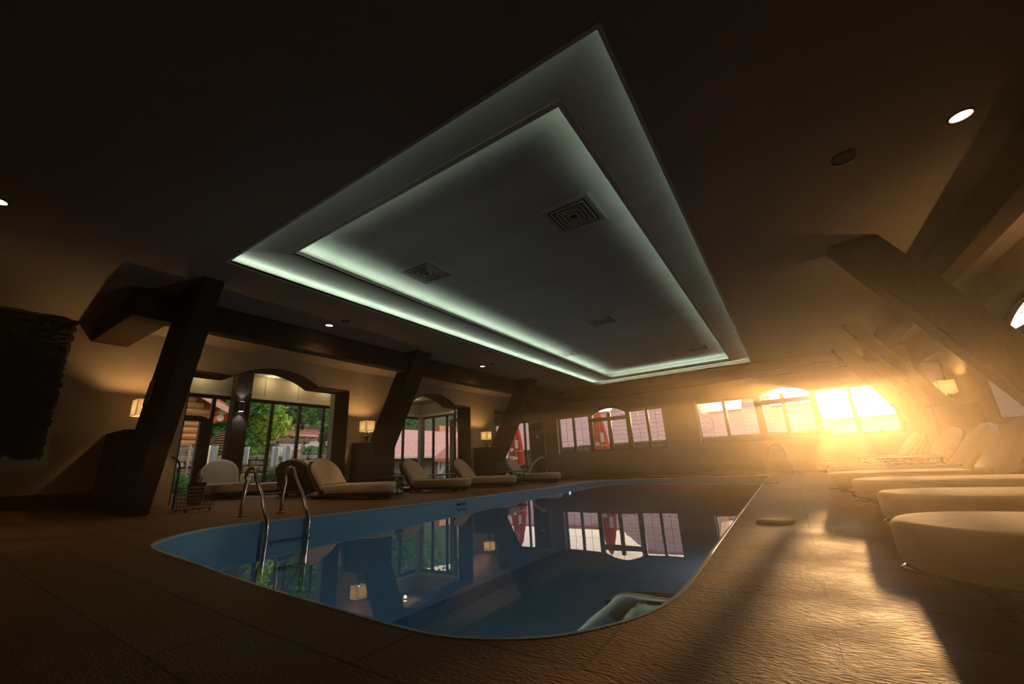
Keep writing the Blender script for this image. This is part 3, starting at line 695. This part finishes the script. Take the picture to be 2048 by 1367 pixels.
LS = [  # hinge x, y, yaw, label
    (.27 + 1.20, 2.28, 180, 'sun lounger closest to the viewer on the sunny deck, cushion cut by the frame'),
    (.40 + 1.20, 3.58, 180, 'second sun lounger from the viewer on the sunny deck'),
    (.40 + 1.20, 4.95, 180, 'third sun lounger from the viewer on the sunny deck'),
    (.30 + 1.20, 6.35, 180, 'fourth sun lounger on the sunny deck, with its big raised back in view'),
    (.42 + 1.20, 7.75, 180, 'fifth sun lounger on the sunny deck, behind the raised back'),
    (.45 + 1.20, 9.2, 180, 'sixth sun lounger on the sunny deck, beyond the rattan tables'),
    (.50 + 1.10, 11.3, 180, 'last sun lounger on the sunny deck, below the bright far window'),
    (-10.0, 4.12, -14, 'sun lounger in the garden bay by the glass door, rounded back facing the pool'),
    (-10.48, 5.66, -93, 'sun lounger set sideways in the garden bay behind the steel ladder'),
    (-9.25, 5.42, 125, 'sun lounger turned away, showing its dark woven back'),
    (-7.35, 5.08, 13, 'sun lounger with broad back in front of the lamp plinth between bays'),
    (-7.42, 7.42, 9, 'sun lounger in front of the second bay with the pink roof'),
    (-7.30, 9.15, 10, 'sun lounger in front of the slanted post near the corner door'),
    (-7.05, 11.25, 6, 'sun lounger at the far pool corner beside the dark door'),
    (-7.45, 12.35, 170, 'dark backed sun lounger turned away beneath the red umbrella window'),
]
proto = make_lounger(LS[0][3])
for i, (x, y, a, lab) in enumerate(LS):
    o = proto if i == 0 else copy_tree(proto)
    o['label'] = lab
    dx = math.cos(R(a))
    place(o, (x, y, zf(x + .3 * dx, y) + .004), R(a))
def make_table(label):
    p = empty('rattan_table', (0, 0, 0)); tag(p, label, 'side table', 'hooped rattan side tables')
    for z in (.02, .14, .26):
        MB().tube([(.33 * math.cos(2 * PI * k / 28), .33 * math.sin(2 * PI * k / 28), z) for k in range(28)], .014, 6, close=True).build('hoop', 'rattan', p, smooth=60)
    for k in range(8): MB().tube([(.30 * math.cos(PI / 4 * k), .30 * math.sin(PI / 4 * k), .006), (.33 * math.cos(PI / 4 * k), .33 * math.sin(PI / 4 * k), .35)], .010, 6).build('spoke', 'rattan', p)
    MB().lathe([(.34, .345), (.36, .355), (.36, .372), (.34, .378)], n=36).build('table_top', 'rattan', p, smooth=40)
    return p
TB = [(1.45, 8.47, 'rattan side table among the sunny loungers, the nearer one'), (1.35, 10.0, 'rattan side table among the sunny loungers, the farther one'),
      (-7.1, 5.98, 'rattan side table beside the lamp plinth between the bays'), (-7.55, 8.15, 'rattan side table at the foot of the second bay'), (-6.75, 10.25, 'rattan side table before the slanted post by the corner door')]
tp = make_table(TB[0][2])
for i, (x, y, lab) in enumerate(TB):
    o = tp if i == 0 else copy_tree(tp); o['label'] = lab; place(o, (x, y, zf(x, y) + .004), 0)

# wire basket trolley and dark bin
bx, by = -6.72, 2.48; p = empty('wire_basket_trolley', (bx, by, zf(bx, by)), R(12)); tag(p, 'wire mesh basket trolley with a tall bent handle by the slanted post', 'trolley')
m = MB(); zt = .30
for k in range(7):
    z = .03 + (zt - .03) * k / 6; e = .03 * k / 6
    m.tube([(-.12 - e, -.17 - e, z), (.12 + e, -.17 - e, z), (.12 + e, .17 + e, z), (-.12 - e, .17 + e, z)], .0035, 4, close=True)
for k in range(9):
    t = -.17 + .34 * k / 8
    for s in (-1, 1): m.tube([(s * .12, t, .03), (s * .15, t * 1.17, zt)], .003, 4)
    m.tube([(-.12, t, .03), (.12, t, .03)], .003, 4)
for k in range(7):
    t = -.12 + .24 * k / 6
    for s in (-1, 1): m.tube([(t, s * .17, .03), (t * 1.25, s * .2, zt)], .003, 4)
m.build('wire_basket', 'dark', p)
m = MB(); m.tube([(-.05, -.22, .04), (-.05, -.22, .55), (-.06, -.23, .62), (-.10, -.26, .68), (-.13, -.30, .70)], .012, 8); m.build('handle', 'dark', p, smooth=60)
for (x, y) in ((.1, .15), (-.1, .15), (.1, -.15), (-.1, -.15)): MB().lathe([(.016, 0), (.016, .03)], (x, y, 0), 12).build('caster', 'dark', p)
bx, by = -7.75, 2.86; p = empty('waste_bin', (bx, by, zf(bx, by))); tag(p, 'small dark bin with a rope handle behind the wire basket', 'bin')
MB().lathe([(.09, 0), (.12, .32), (.125, .33), (.11, .33), (.085, .02)], n=20, cap=False).build('body', 'dark', p, smooth=40)
MB().tube([(-.11, 0, .32), (-.08, .02, .40), (0, .03, .43), (.08, .02, .40), (.11, 0, .32)], .01, 6).build('rope_handle', 'rattan', p, smooth=60)

# ------------------------------------------------------------------ outside
g = MB(); ring(g, -70, 60, -30, 90, -11.3, 3.3, -3.2, 13.4, -.6, -.45); structure(g.build('ground', 'soil'))
structure(MB().box(-30, 20, 13.3, 19, -.45, -.05).build('terrace', 'stone'))
structure(MB().add([(-60, 4, -.4), (-60, 80, -.4), (-40, 80, -.4), (-22, 4, -.4), (-60, 4, 14), (-60, 80, 18)], [(0, 1, 2, 3), (0, 4, 5, 1), (4, 3, 2, 5), (0, 3, 4), (1, 5, 2)]).build('hillside', 'hill'))
def roof_plane(m, name, p0, p1, depth, rise, mat, parent, hip=(0, 0)):
    # tiled slope starting at eave p0-p1, going back 'depth' (direction left-normal) and up 'rise'
    a = Vector(p0); b = Vector(p1); u = (b - a); Lw = u.length; u.normalize(); nrm = Vector((-u.y, u.x, 0))
    sl = math.hypot(depth, rise); v = (nrm * depth + Vector((0, 0, rise))).normalized(); w = u.cross(v)
    t = .08; vs = [(0, 0, 0), (Lw, 0, 0), (Lw - hip[1], sl, 0), (hip[0], sl, 0), (0, 0, -t), (Lw, 0, -t), (Lw - hip[1], sl, -t), (hip[0], sl, -t)]
    me = MB().hexa([vs[4], vs[5], vs[6], vs[7], vs[0], vs[1], vs[2], vs[3]])
    o = me.build(name, mat, parent)
    mat4 = Matrix((u, v, w)).transposed().to_4x4(); mat4.translation = a
    o.matrix_local = (parent.matrix_basis.inverted() @ mat4) if parent else mat4
    return o
def house(name, label, x0, x1, ye, ze, yr, zr, rmat, wmat, zbase=-.45, cat='house', wall_in=.4, hip=0, gutter=True):
    p = empty(name, ((x0 + x1) / 2, ye, zbase)); tag(p, label, cat); dp = yr - ye
    MB().box(x0 + wall_in, x1 - wall_in, ye + .5, yr + dp - .5, zbase, ze + .02).build('wall', wmat, p, world=True)
    roof_plane(None, 'roof', (x0, ye, ze), (x1, ye, ze), dp, zr - ze, rmat, p, (hip, hip))
    roof_plane(None, 'roof', (x1, yr + dp, ze), (x0, yr + dp, ze), dp, zr - ze, rmat, p, (hip, hip))
    if hip:
        roof_plane(None, 'roof', (x1, ye, ze), (x1, yr + dp, ze), hip, zr - ze, rmat, p, (dp - .02, dp - .02))
        roof_plane(None, 'roof', (x0, yr + dp, ze), (x0, ye, ze), hip, zr - ze, rmat, p, (dp - .02, dp - .02))
    else:
        m = MB()
        for x in (x0 + wall_in, x1 - wall_in): m.add([(x, ye + .5, ze), (x, yr + dp - .5, ze), (x, yr, zr - .1)], [(0, 1, 2)])
        m.build('gable', wmat, p, world=True)
    MB().tube([(x0 + hip, yr, zr + .03), (x1 - hip, yr, zr + .03)], .10, 8).build('ridge', 'ridge', p, world=True)
    if gutter: MB().tube([(x0, ye - .05, ze - .02), (x1, ye - .05, ze - .02)], .06, 8).build('gutter', 'darkwall', p, world=True)
    return p
house('house', 'long pink tiled house beyond the red umbrella window', -21.5, -10.9, 24, 1.42, 30, 3.95, 'roofpink', 'darkwall')
house('house', 'tall pink tiled house filling the arched far window', -10.85, -3.3, 24, 1.45, 29.5, 5.2, 'roofpink', 'darkwall', hip=1.6)
house('house', 'low pink tiled house left of the setting sun', -7.5, 1.75, 24.05, 1.43, 30, 3.15, 'roofpink', 'darkwall')
house('house', 'lowest pink tiled house, right under the setting sun', 1.8, 13, 25, 1.25, 29.5, 2.05, 'roofpink', 'darkwall', gutter=False)
p = house('house', 'small pink tiled gable rising over the low house', -2.0, -.5, 25.3, 1.80, 29.5, 3.75, 'roofpink', 'darkwall', wall_in=.1, gutter=False)

# view through the second bay: large tiled roof with an orange chimney, and a white gabled house
p = empty('barn', (-30, 26, -.4)); tag(p, 'barn with a large pink tiled roof seen through the second bay', 'barn')
MB().box(-36, -25.6, 15.5, 37, -.4, 1.6).build('wall', 'darkwall', p, world=True)
roof_plane(None, 'roof', (-25, 15.2, 1.56), (-25, 38, 1.56), 6, 2.75, 'roofpink', p)
MB().box(-32.3, -31.2, 33.2, 36.0, 4.1, 4.95).build('chimney', 'ridge', p, world=True)
MB().box(-25.1, -24.9, 15.2, 38, 1.40, 1.56).build('gutter', 'alu', p, world=True)
p = empty('gabled_house', (-17, 21.4, -.4)); tag(p, 'white gabled house with an orange barge board by the second bay', 'house')
m = MB(); q = [(18.9, -.4), (25, -.4), (25, 1.0), (22.0, 2.7), (19.3, 1.15)]
m.add([(-18, y, z) for y, z in q] + [(-15.5, y, z) for y, z in q], [(0, 1, 2, 3, 4), (9, 8, 7, 6, 5)] + [(i, (i + 1) % 5, 5 + (i + 1) % 5, 5 + i) for i in range(5)]); m.v = [(a, b, c) for a, b, c in m.v]
m.build('wall', 'white', p, world=True)
MB().hexa([(-18.2, 18.7, .95), (-15.3, 18.7, .95), (-15.3, 22.1, 2.85), (-18.2, 22.1, 2.85), (-18.2, 18.7, 1.12), (-15.3, 18.7, 1.12), (-15.3, 22.1, 3.02), (-18.2, 22.1, 3.02)]).build('roof', 'ridge', p, world=True)
MB().box(-18.05, -17.9, 19.1, 24.8, -.4, .85).build('brick_plinth', 'brickwall', p, world=True)
MB().box(-18.06, -17.9, 19.35, 19.75, 1.0, 1.25).build('window', 'dark', p, world=True)
MB().tube([(-17.9, 18.95, 1.1), (-17.9, 19.05, .8), (-17.9, 18.98, .7), (-17.9, 18.98, -.3)], .05, 8).build('drainpipe', 'white', p, world=True)

# log cabin by the garden bay
p = empty('log_cabin', (-15.5, 4.2, .6)); tag(p, 'honey coloured log cabin with a sloping pale barge board', 'cabin')
for k in range(9):
    z = 1.66 + k * .19; ye = 5.62 if k not in (4, 5) else 5.86
    topz = 3.16 - (ye - 5.0) * .52
    if z > 2.85: ye = 5.0 + (3.2 - z) / .52
    MB().tube([(-15.1, 1.5, z), (-15.1, ye - .25, z)], .10, 12).build('log', 'log', p, world=True, smooth=40)
for y, z in ((5.86, 2.63), (5.80, 2.43)):
    MB().tube([(-16.0, y, z), (-14.82, y, z)], .105, 14).build('log', 'log', p, world=True, smooth=40)
    MB().lathe([(.10, 0), (.10, .01)], (0, 0, 0), 16).xf(Matrix.Translation((-14.82, y, z)) @ Matrix.Rotation(PI / 2, 4, 'Y')).build('log_end', 'logend', p, world=True)
MB().hexa([(-14.72, 2.0, 4.62), (-14.66, 2.0, 4.62), (-14.66, 6.35, 2.36), (-14.72, 6.35, 2.36), (-14.72, 2.0, 4.80), (-14.66, 2.0, 4.80), (-14.66, 6.35, 2.54), (-14.72, 6.35, 2.54)]).build('barge_board', 'board', p, world=True)
MB().hexa([(-19.5, 2.0, 4.76), (-14.7, 2.0, 4.76), (-14.7, 6.4, 2.47), (-19.5, 6.4, 2.47), (-19.5, 2.0, 4.9), (-14.7, 2.0, 4.9), (-14.7, 6.4, 2.6), (-19.5, 6.4, 2.6)]).build('roof', 'roofred', p, world=True)
MB().box(-19, -15.2, 1.5, 5.4, -.3, 3.0).build('wall', 'log', p, world=True)
MB().box(-15.0, -14.6, 1.5, 5.6, 1.38, 1.50).build('porch_floor', 'deckwood', p, world=True)
m = MB()
for k in range(8): m.box(-14.9, -14.3, 5.45 + k * .045, 5.95 + k * .05, 1.42 + k * .075, 1.445 + k * .075)
o = m.build('garden_stair', 'deckwood', loc=(-14.6, 5.8, 1.40)); tag(o, 'slatted wooden garden stair beside the log cabin', 'stair')
# white towels hung outside on a line of pegs (three cloths)
def cloth(y, z, w, h, x, label):
    m = MB(); nu, nv = 10, 8; vs = []; fs = []
    for i in range(nu + 1):
        for j in range(nv + 1):
            u = i / nu; v = j / nv; vs.append((x + .03 * math.sin(u * 9 + y) * (1 - .3 * v), y + w * u, z - h * v - .03 * math.sin(u * 5) * v))
    for i in range(nu):
        for j in range(nv): fs.append((i * (nv + 1) + j, (i + 1) * (nv + 1) + j, (i + 1) * (nv + 1) + j + 1, i * (nv + 1) + j + 1))
    o = m.add(vs, fs).build('white_cloth', 'greycloth', loc=(x, y + w / 2, z - h), smooth=60); s_ = o.modifiers.new('t', 'SOLIDIFY'); s_.thickness = .01; tag(o, label, 'cloth', 'white cloths hanging outside the garden bay')
def lawnpost(y, x, z, label, name='garden_post'):
    o = MB().lathe([(.025, 0), (.025, z)], n=10).build(name, 'deckwood', loc=None); o.location = (x, y, -.4); tag(o, label, 'post')
cloth(4.80, 1.46, .34, .52, -13.0, 'white cloth hanging outside between the door and the bay pillar')
cloth(5.62, 1.43, .32, .50, -13.0, 'white cloth hanging outside just past the bay pillar')
cloth(6.58, 1.45, .22, .60, -13.0, 'narrow white cloth hanging outside under the wooden pergola')
cloth(6.92, 1.47, .26, .52, -13.0, 'white cloth hanging outside, last one toward the shed')
o = MB().tube([(-13.0, 4.5, 1.48), (-13.0, 7.5, 1.46)], .008, 6).build('clothes_line', 'dark', loc=(-13, 6, 1.46)); tag(o, 'thin line outside the garden bay carrying the white cloths', 'line')
for y, l in ((4.5, 'thin wooden post holding the line at the cabin end'), (7.5, 'thin wooden post holding the line at the pergola end')):
    o = MB().lathe([(.025, 0), (.025, 1.9)], n=10).build('line_post', 'deckwood'); o.location = (-13, y, -.42); tag(o, l, 'post')
# shed with red tiled roof and white gable
p = empty('garden_shed', (-25.5, 13.8, -.4)); tag(p, 'low garden shed with red tiled roof, white boarding and brick base', 'shed')
MB().box(-27.5, -24.2, 12.35, 15.6, -.4, 2.85).build('wall', 'white', p, world=True)
roof_plane(None, 'roof', (-23.8, 11.9, 2.83), (-23.8, 16.0, 2.70), 2.6, .35, 'roofred', p)
m = MB(); m.add([(-24.15, 13.2, 0.3), (-24.15, 15.6, .3), (-24.15, 15.6, 2.3), (-24.15, 13.2, 1.95)], [(0, 1, 2, 3)]); m.add([(-24.2, 13.2, 0.3), (-24.2, 15.6, .3), (-24.2, 15.6, 2.3), (-24.2, 13.2, 1.95)], [(3, 2, 1, 0)]); m.build('brick_base', 'brickwall', p, world=True)
for k in range(9): MB().box(-24.2, -23.85, 12.5 + k * .36, 12.58 + k * .36, 2.66, 2.78).build('rafter_end', 'deckwood', p, world=True)
# pergola
p = empty('pergola', (-17, 9.2, .2)); tag(p, 'small weathered wooden pergola in front of the garden shed', 'pergola')
for y in (8.72, 9.85): MB().box(-17.05, -16.95, y, y + .09, .2, 1.95).build('post', 'deckwood', p, world=True)
MB().box(-17.05, -16.95, 8.5, 10.1, 1.82, 1.90).build('cross_beam', 'deckwood', p, world=True)
for k in range(4): MB().hexa([(-17.4, 8.7 + k * .38, 1.86), (-17.4, 8.76 + k * .38, 1.86), (-16.6, 9.06 + k * .38, 1.95), (-16.6, 9.0 + k * .38, 1.95), (-17.4, 8.7 + k * .38, 1.95), (-17.4, 8.76 + k * .38, 1.95), (-16.6, 9.06 + k * .38, 2.04), (-16.6, 9.0 + k * .38, 2.04)]).build('rafter', 'deckwood', p, world=True)
p = empty('brick_chimney', (-30, 19.6, -.4)); tag(p, 'tall brick chimney stack among the trees beyond the shed', 'chimney')
MB().box(-30.5, -29.8, 19.15, 20.3, -.4, 4.8).build('stack', 'brickwall', p, world=True); MB().box(-30.6, -29.7, 19.0, 20.4, 4.8, 4.95).build('cap', 'stone', p, world=True)
MB().lathe([(.3, 4.95), (.28, 5.4), (.2, 5.45)], (-30.15, 19.7, 0), 14).build('chimney_pot', 'ridge', p, world=True, smooth=40)
p = empty('garden_lamp', (-16, 10.35, .2)); tag(p, 'slim pale garden lamp post beside the chimney', 'garden lamp')
MB().lathe([(.04, 0), (.03, 1.45)], n=12).build('pole', 'alu', p, smooth=40); MB().lathe([(.03, 1.45), (.09, 1.50), (.10, 1.60), (.13, 1.62), (.02, 1.70)], n=16).build('lantern', 'white', p, smooth=40)
# stone retaining walls and rocks
def rocks(x, y0, y1, z0, z1, label):
    m = MB(); y = y0
    z = z0
    while z < z1:
        h = rnd.uniform(.14, .22); y = y0 + rnd.uniform(-.2, 0)
        while y < y1:
            w = rnd.uniform(.25, .55); q = []
            j = lambda: rnd.uniform(-.03, .03)
            for zz in (z, z + h - .02): q += [(x + j(), y + j(), zz + j() * .5), (x + j(), y + w - .03 + j(), zz + j() * .5), (x - .3, y + w - .03, zz), (x - .3, y, zz)]
            m.hexa([q[0], q[1], q[2], q[3], q[4], q[5], q[6], q[7]]); y += w
        z += h
    o = m.build('retaining_wall', 'stone', loc=(x, (y0 + y1) / 2, z0)); bevel(o, .03); tag(o, label, 'stone wall')
rocks(-12.6, 2.0, 9.0, -.4, .62, 'low dry stone wall just outside the garden bay'); rocks(-13.6, 2.0, 10.5, -.4, 1.10, 'upper dry stone wall beneath the log cabin and pergola')
structure(MB().box(-21.9, -14.9, 1, 16, -.45, .2).build('terrace', 'soil'))
structure(MB().box(-14.9, -13.85, 1, 11, -.4, 1.05).build('terrace', 'soil'))
# vegetation
def leaf_cloud(name, mat, blobs, nl, size, parent=None, loc=None, seed=1):
    r = random.Random(seed); m = MB()
    tot = sum(b[3] ** 2 for b in blobs)
    for (x, y, z, rad) in blobs:
        for k in range(int(nl * rad * rad / tot)):
            while True:
                d = Vector((r.uniform(-1, 1), r.uniform(-1, 1), r.uniform(-1, 1)))
                if .2 < d.length < 1: break
            d = d.normalized() * (rad * (.55 + .5 * r.random() ** .6)); c = Vector((x, y, z)) + d
            a = Vector((r.uniform(-1, 1), r.uniform(-1, 1), r.uniform(-.6, .6))).normalized(); b = a.cross(Vector((r.uniform(-1, 1), r.uniform(-1, 1), r.uniform(-1, 1)))).normalized()
            s = size * r.uniform(.6, 1.3)
            m.add([c - a * s, c + b * s * .45 - a * s * .1, c + a * s, c - b * s * .45 - a * s * .1], [(0, 1, 2, 3)])
    return m.build(name, mat, parent, world=parent is not None, loc=loc)
def tree(x, y, z, h, rad, mat, label, seed, n=2600, name='tree'):
    r = random.Random(seed); p = empty(name, (x, y, z)); tag(p, label, 'tree')
    MB().tube([(x, y, z), (x + .1, y, z + h * .35), (x, y + .1, z + h * .75)], [.18, .13, .06], 8).build('trunk', 'bark', p, world=True, smooth=60)
    bl = [(x + r.uniform(-.7, .7) * rad, y + r.uniform(-.9, .9) * rad, z + h * r.uniform(.25, .95), rad * r.uniform(.4, .65)) for _ in range(11)]
    leaf_cloud('crown', mat, bl, n, .14 + rad * .035, p, seed=seed); return p
TR = [(-22.5, 8.2, 1.0, 5.0, 2.0, 'leafmid', 'green bushy tree just behind the bay pillar'),
      (-27, 9.3, 1.5, 7.5, 3.0, 'leafdark', 'dark tree rising behind the log cabin'),
      (-23, 10.2, 1.2, 4.2, 1.6, 'leaflight', 'yellow green tree left of the garden shed'),
      (-31, 14.5, 2, 8, 3.4, 'leafdark', 'tall dark tree directly behind the garden shed'),
      (-30, 17.2, 2, 7.5, 2.6, 'leafmid', 'green tree between the shed and the brick chimney'),
      (-25, 6.6, 1.6, 5.2, 2.0, 'leaflight', 'yellowish tree over the log cabin roof'),
      (-35, 22, 2.5, 8.5, 3.8, 'leafdark', 'dark tree behind the brick chimney'),
      (-34, 11.5, 2, 9, 3.6, 'leafmid', 'tall green tree on the hillside beyond the pergola'),
      (-41, 30, 3, 8, 4.2, 'leafdark', 'dark tree above the barn roof, toward the chimney'),
      (-42, 38, 3, 8.5, 4.4, 'leafdark', 'dark tree above the barn roof, toward the white house'),
      (-20, 14.0, .2, 2.4, .9, 'leafmid', 'small round tree in front of the shed wall')]
for i, t in enumerate(TR): tree(t[0], t[1], t[2], t[3], t[4], t[5], t[6], 11 + i)
BU = [(-12.3, 3.9, .45, .30, 'leafmid', 'low leafy shrub outside the garden door'), (-12.3, 5.1, .42, .30, 'leafmid', 'low leafy shrub outside beneath the first white cloth'), (-12.3, 6.4, .40, .30, 'leafdark', 'low dark shrub before the stone wall below the pergola'),
      (-12.3, 7.6, .42, .34, 'leafmid', 'low leafy shrub before the stone wall near the square jamb'), (-14.2, 6.6, 1.15, .36, 'leaflight', 'light green shrub on the upper stone wall'), (-14.3, 8.6, 1.2, .42, 'leafmid', 'rounded shrub on the upper wall beside the lamp post'),
      (-11.6, 10.2, .1, .5, 'leafdark', 'dark shrub outside the second bay corner'), (-16.5, 18.6, .3, .55, 'leafmid', 'shrub beside the white house drainpipe')]
for i, (x, y, z, r_, mt, lab) in enumerate(BU):
    q = random.Random(50 + i); bl = [(x + q.uniform(-.5, .5) * r_, y + q.uniform(-1, 1) * r_, z + q.uniform(-.2, .4) * r_, r_ * q.uniform(.5, .8)) for _ in range(6)]
    o = leaf_cloud('shrub', mt, bl, 700, .075, None, (x, y, z - r_), 60 + i); tag(o, lab, 'shrub')
# closed red parasols outside
def parasol(x, y, label, H=2.5, zb=-.05):
    p = empty('closed_parasol', (x, y, zb)); tag(p, label, 'parasol', 'closed red parasols on the terrace')
    MB().lathe([(.03, 0), (.03, H + .05)], n=12).build('pole', 'alu', p, smooth=40)
    MB().lathe([(.28, 0), (.28, .08), (.05, .10)], n=20).build('base', 'stone', p, smooth=40)
    m = MB(); nf = 12; rows = [(.42, .60), (.30, .62), (.26, 1.2), (.20, 1.8), (.12, 2.25), (.05, 2.48), (.02, H)]
    vs = []; fs = []; k = nf * 4
    for r, z in rows[1:]:
        for j in range(k):
            rr = r * (1 + .22 * math.cos(j * 2 * PI / 4) + .05 * math.sin(3 * z + j)); vs.append((rr * math.cos(2 * PI * j / k), rr * math.sin(2 * PI * j / k), z + (.05 * math.sin(j * 1.7) if z < .7 else 0)))
    nr = len(rows) - 1
    for i in range(nr - 1):
        for j in range(k): fs.append((i * k + j, i * k + (j + 1) % k, (i + 1) * k + (j + 1) % k, (i + 1) * k + j))
    can = m.add(vs, fs).build('canopy', 'red', p, smooth=70)
    # white printed marks, too distorted to read
    m = MB()
    for a0, z0, w, h in ((-1.9, .72, .16, .24), (-1.35, .80, .13, .13), (-1.1, 1.25, .10, .35), (-1.75, 1.15, .12, .12)):
        for q in range(4):
            aa = a0 + w / .25 * q / 4; bb = a0 + w / .25 * (q + 1) / 4; r = .345
            m.add([(r * math.cos(aa), r * math.sin(aa), z0 + .03 * (q % 2)), (r * math.cos(bb), r * math.sin(bb), z0 + .03 * ((q + 1) % 2)), (r * .94 * math.cos(bb), r * .94 * math.sin(bb), z0 + h), (r * .94 * math.cos(aa), r * .94 * math.sin(aa), z0 + h)], [(0, 1, 2, 3)])
    m.build('printed_mark', 'whitecloth', can)
    MB().tube([(.29 * math.cos(2 * PI * j / 24), .29 * math.sin(2 * PI * j / 24), 1.15) for j in range(24)], .012, 5, close=True).build('tie', 'whitecloth', p)
parasol(-5.93, 15.0, 'closed red parasol with white print behind the arched far window'); parasol(-9.72, 15.0, 'closed red parasol seen past the slanted post by the corner door', 2.05)

# ------------------------------------------------------------------ light, haze, sky, camera
SUN = Vector((0.0896, 0.9910, 0.0990)).normalized()
w = bpy.data.worlds.new('World'); S.world = w; w.use_nodes = True; nt = w.node_tree; nt.nodes.clear()
out = nt.nodes.new('ShaderNodeOutputWorld'); bg = nt.nodes.new('ShaderNodeBackground'); L(nt, bg.outputs[0], out.inputs['Surface'])
tc = nt.nodes.new('ShaderNodeTexCoord')
dt = nt.nodes.new('ShaderNodeVectorMath'); dt.operation = 'DOT_PRODUCT'; dt.inputs[1].default_value = SUN; L(nt, tc.outputs['Generated'], dt.inputs[0])
sep = nt.nodes.new('ShaderNodeSeparateXYZ'); L(nt, tc.outputs['Generated'], sep.inputs[0])
rp = nt.nodes.new('ShaderNodeValToRGB'); L(nt, sep.outputs['Z'], rp.inputs['Fac'])
rp.color_ramp.elements[0].position = 0.; rp.color_ramp.elements[0].color = (1.0, .93, .86, 1); rp.color_ramp.elements[1].position = .5; rp.color_ramp.elements[1].color = (.72, .84, 1.0, 1)
ar = nt.nodes.new('ShaderNodeValToRGB'); ar.color_ramp.interpolation = 'EASE'; L(nt, dt.outputs['Value'], ar.inputs['Fac'])
E_ = ar.color_ramp.elements; E_[0].position = 0; E_[0].color = (0, 0, 0, 1); E_[1].position = .9999; E_[1].color = (60, 54, 44, 1)
for pos, c in ((.45, (.16, .10, .05)), (.75, (.8, .5, .24)), (.92, (1.5, .95, .48)), (.97, (1.9, 1.25, .65)), (.992, (3.2, 2.3, 1.3)), (.9975, (9, 7.6, 5.6))):
    e = E_.new(pos); e.color = (*c, 1)
ad = nt.nodes.new('ShaderNodeMixRGB'); ad.blend_type = 'ADD'; ad.inputs['Fac'].default_value = 1; L(nt, rp.outputs['Color'], ad.inputs['Color1']); L(nt, ar.outputs['Color'], ad.inputs['Color2'])
L(nt, ad.outputs['Color'], bg.inputs['Color']); bg.inputs['Strength'].default_value = 1.15
sd = lamp_data('SUN', 'sun', 6., (1., .52, .19)); sd.angle = R(1.0)
so = light(sd, (5, 40, 8)); so.rotation_euler = (-SUN).to_track_quat('-Z', 'Y').to_euler()
hz = MB().box(-6.25, 1.92, -2.4, 12.7, .36, 2.50).build('haze', hazemat(.0150, .80, (1., .82, .56))); hz['kind'] = 'stuff'; tag(hz, 'thin haze added over the pool deck to imitate sun glare', 'haze')  # volume added to imitate the warm veiling glare around the sun

cd = bpy.data.cameras.new('camera'); cam = bpy.data.objects.new('camera', cd); COL.objects.link(cam); S.camera = cam
cd.sensor_width = 36; cd.lens = 36 * 814.79 / 2048; cd.clip_start = .02; cd.clip_end = 300
yaw, pitch, roll = -.57137, .29025, -.049897
f = Vector((math.sin(yaw) * math.cos(pitch), math.cos(yaw) * math.cos(pitch), math.sin(pitch))); r0 = Vector((math.cos(yaw), -math.sin(yaw), 0)); u0 = r0.cross(f)
rr = r0 * math.cos(roll) + u0 * math.sin(roll); uu = -r0 * math.sin(roll) + u0 * math.cos(roll)
mt = Matrix((rr, uu, -f)).transposed().to_4x4(); mt.translation = (0, 0, .6); cam.matrix_world = mt

vs_ = S.view_settings; vs_.view_transform = 'Standard'; vs_.look = 'None'; vs_.gamma = 1; vs_.use_curve_mapping = False; vs_.exposure = 0
S.display_settings.display_device = 'sRGB'
cy = S.cycles
cy.max_bounces = 8; cy.diffuse_bounces = 4; cy.glossy_bounces = 4; cy.transparent_max_bounces = 24; cy.volume_bounces = 0; cy.sample_clamp_indirect = 4; cy.caustics_reflective = False; cy.caustics_refractive = False
cy.use_denoising = True
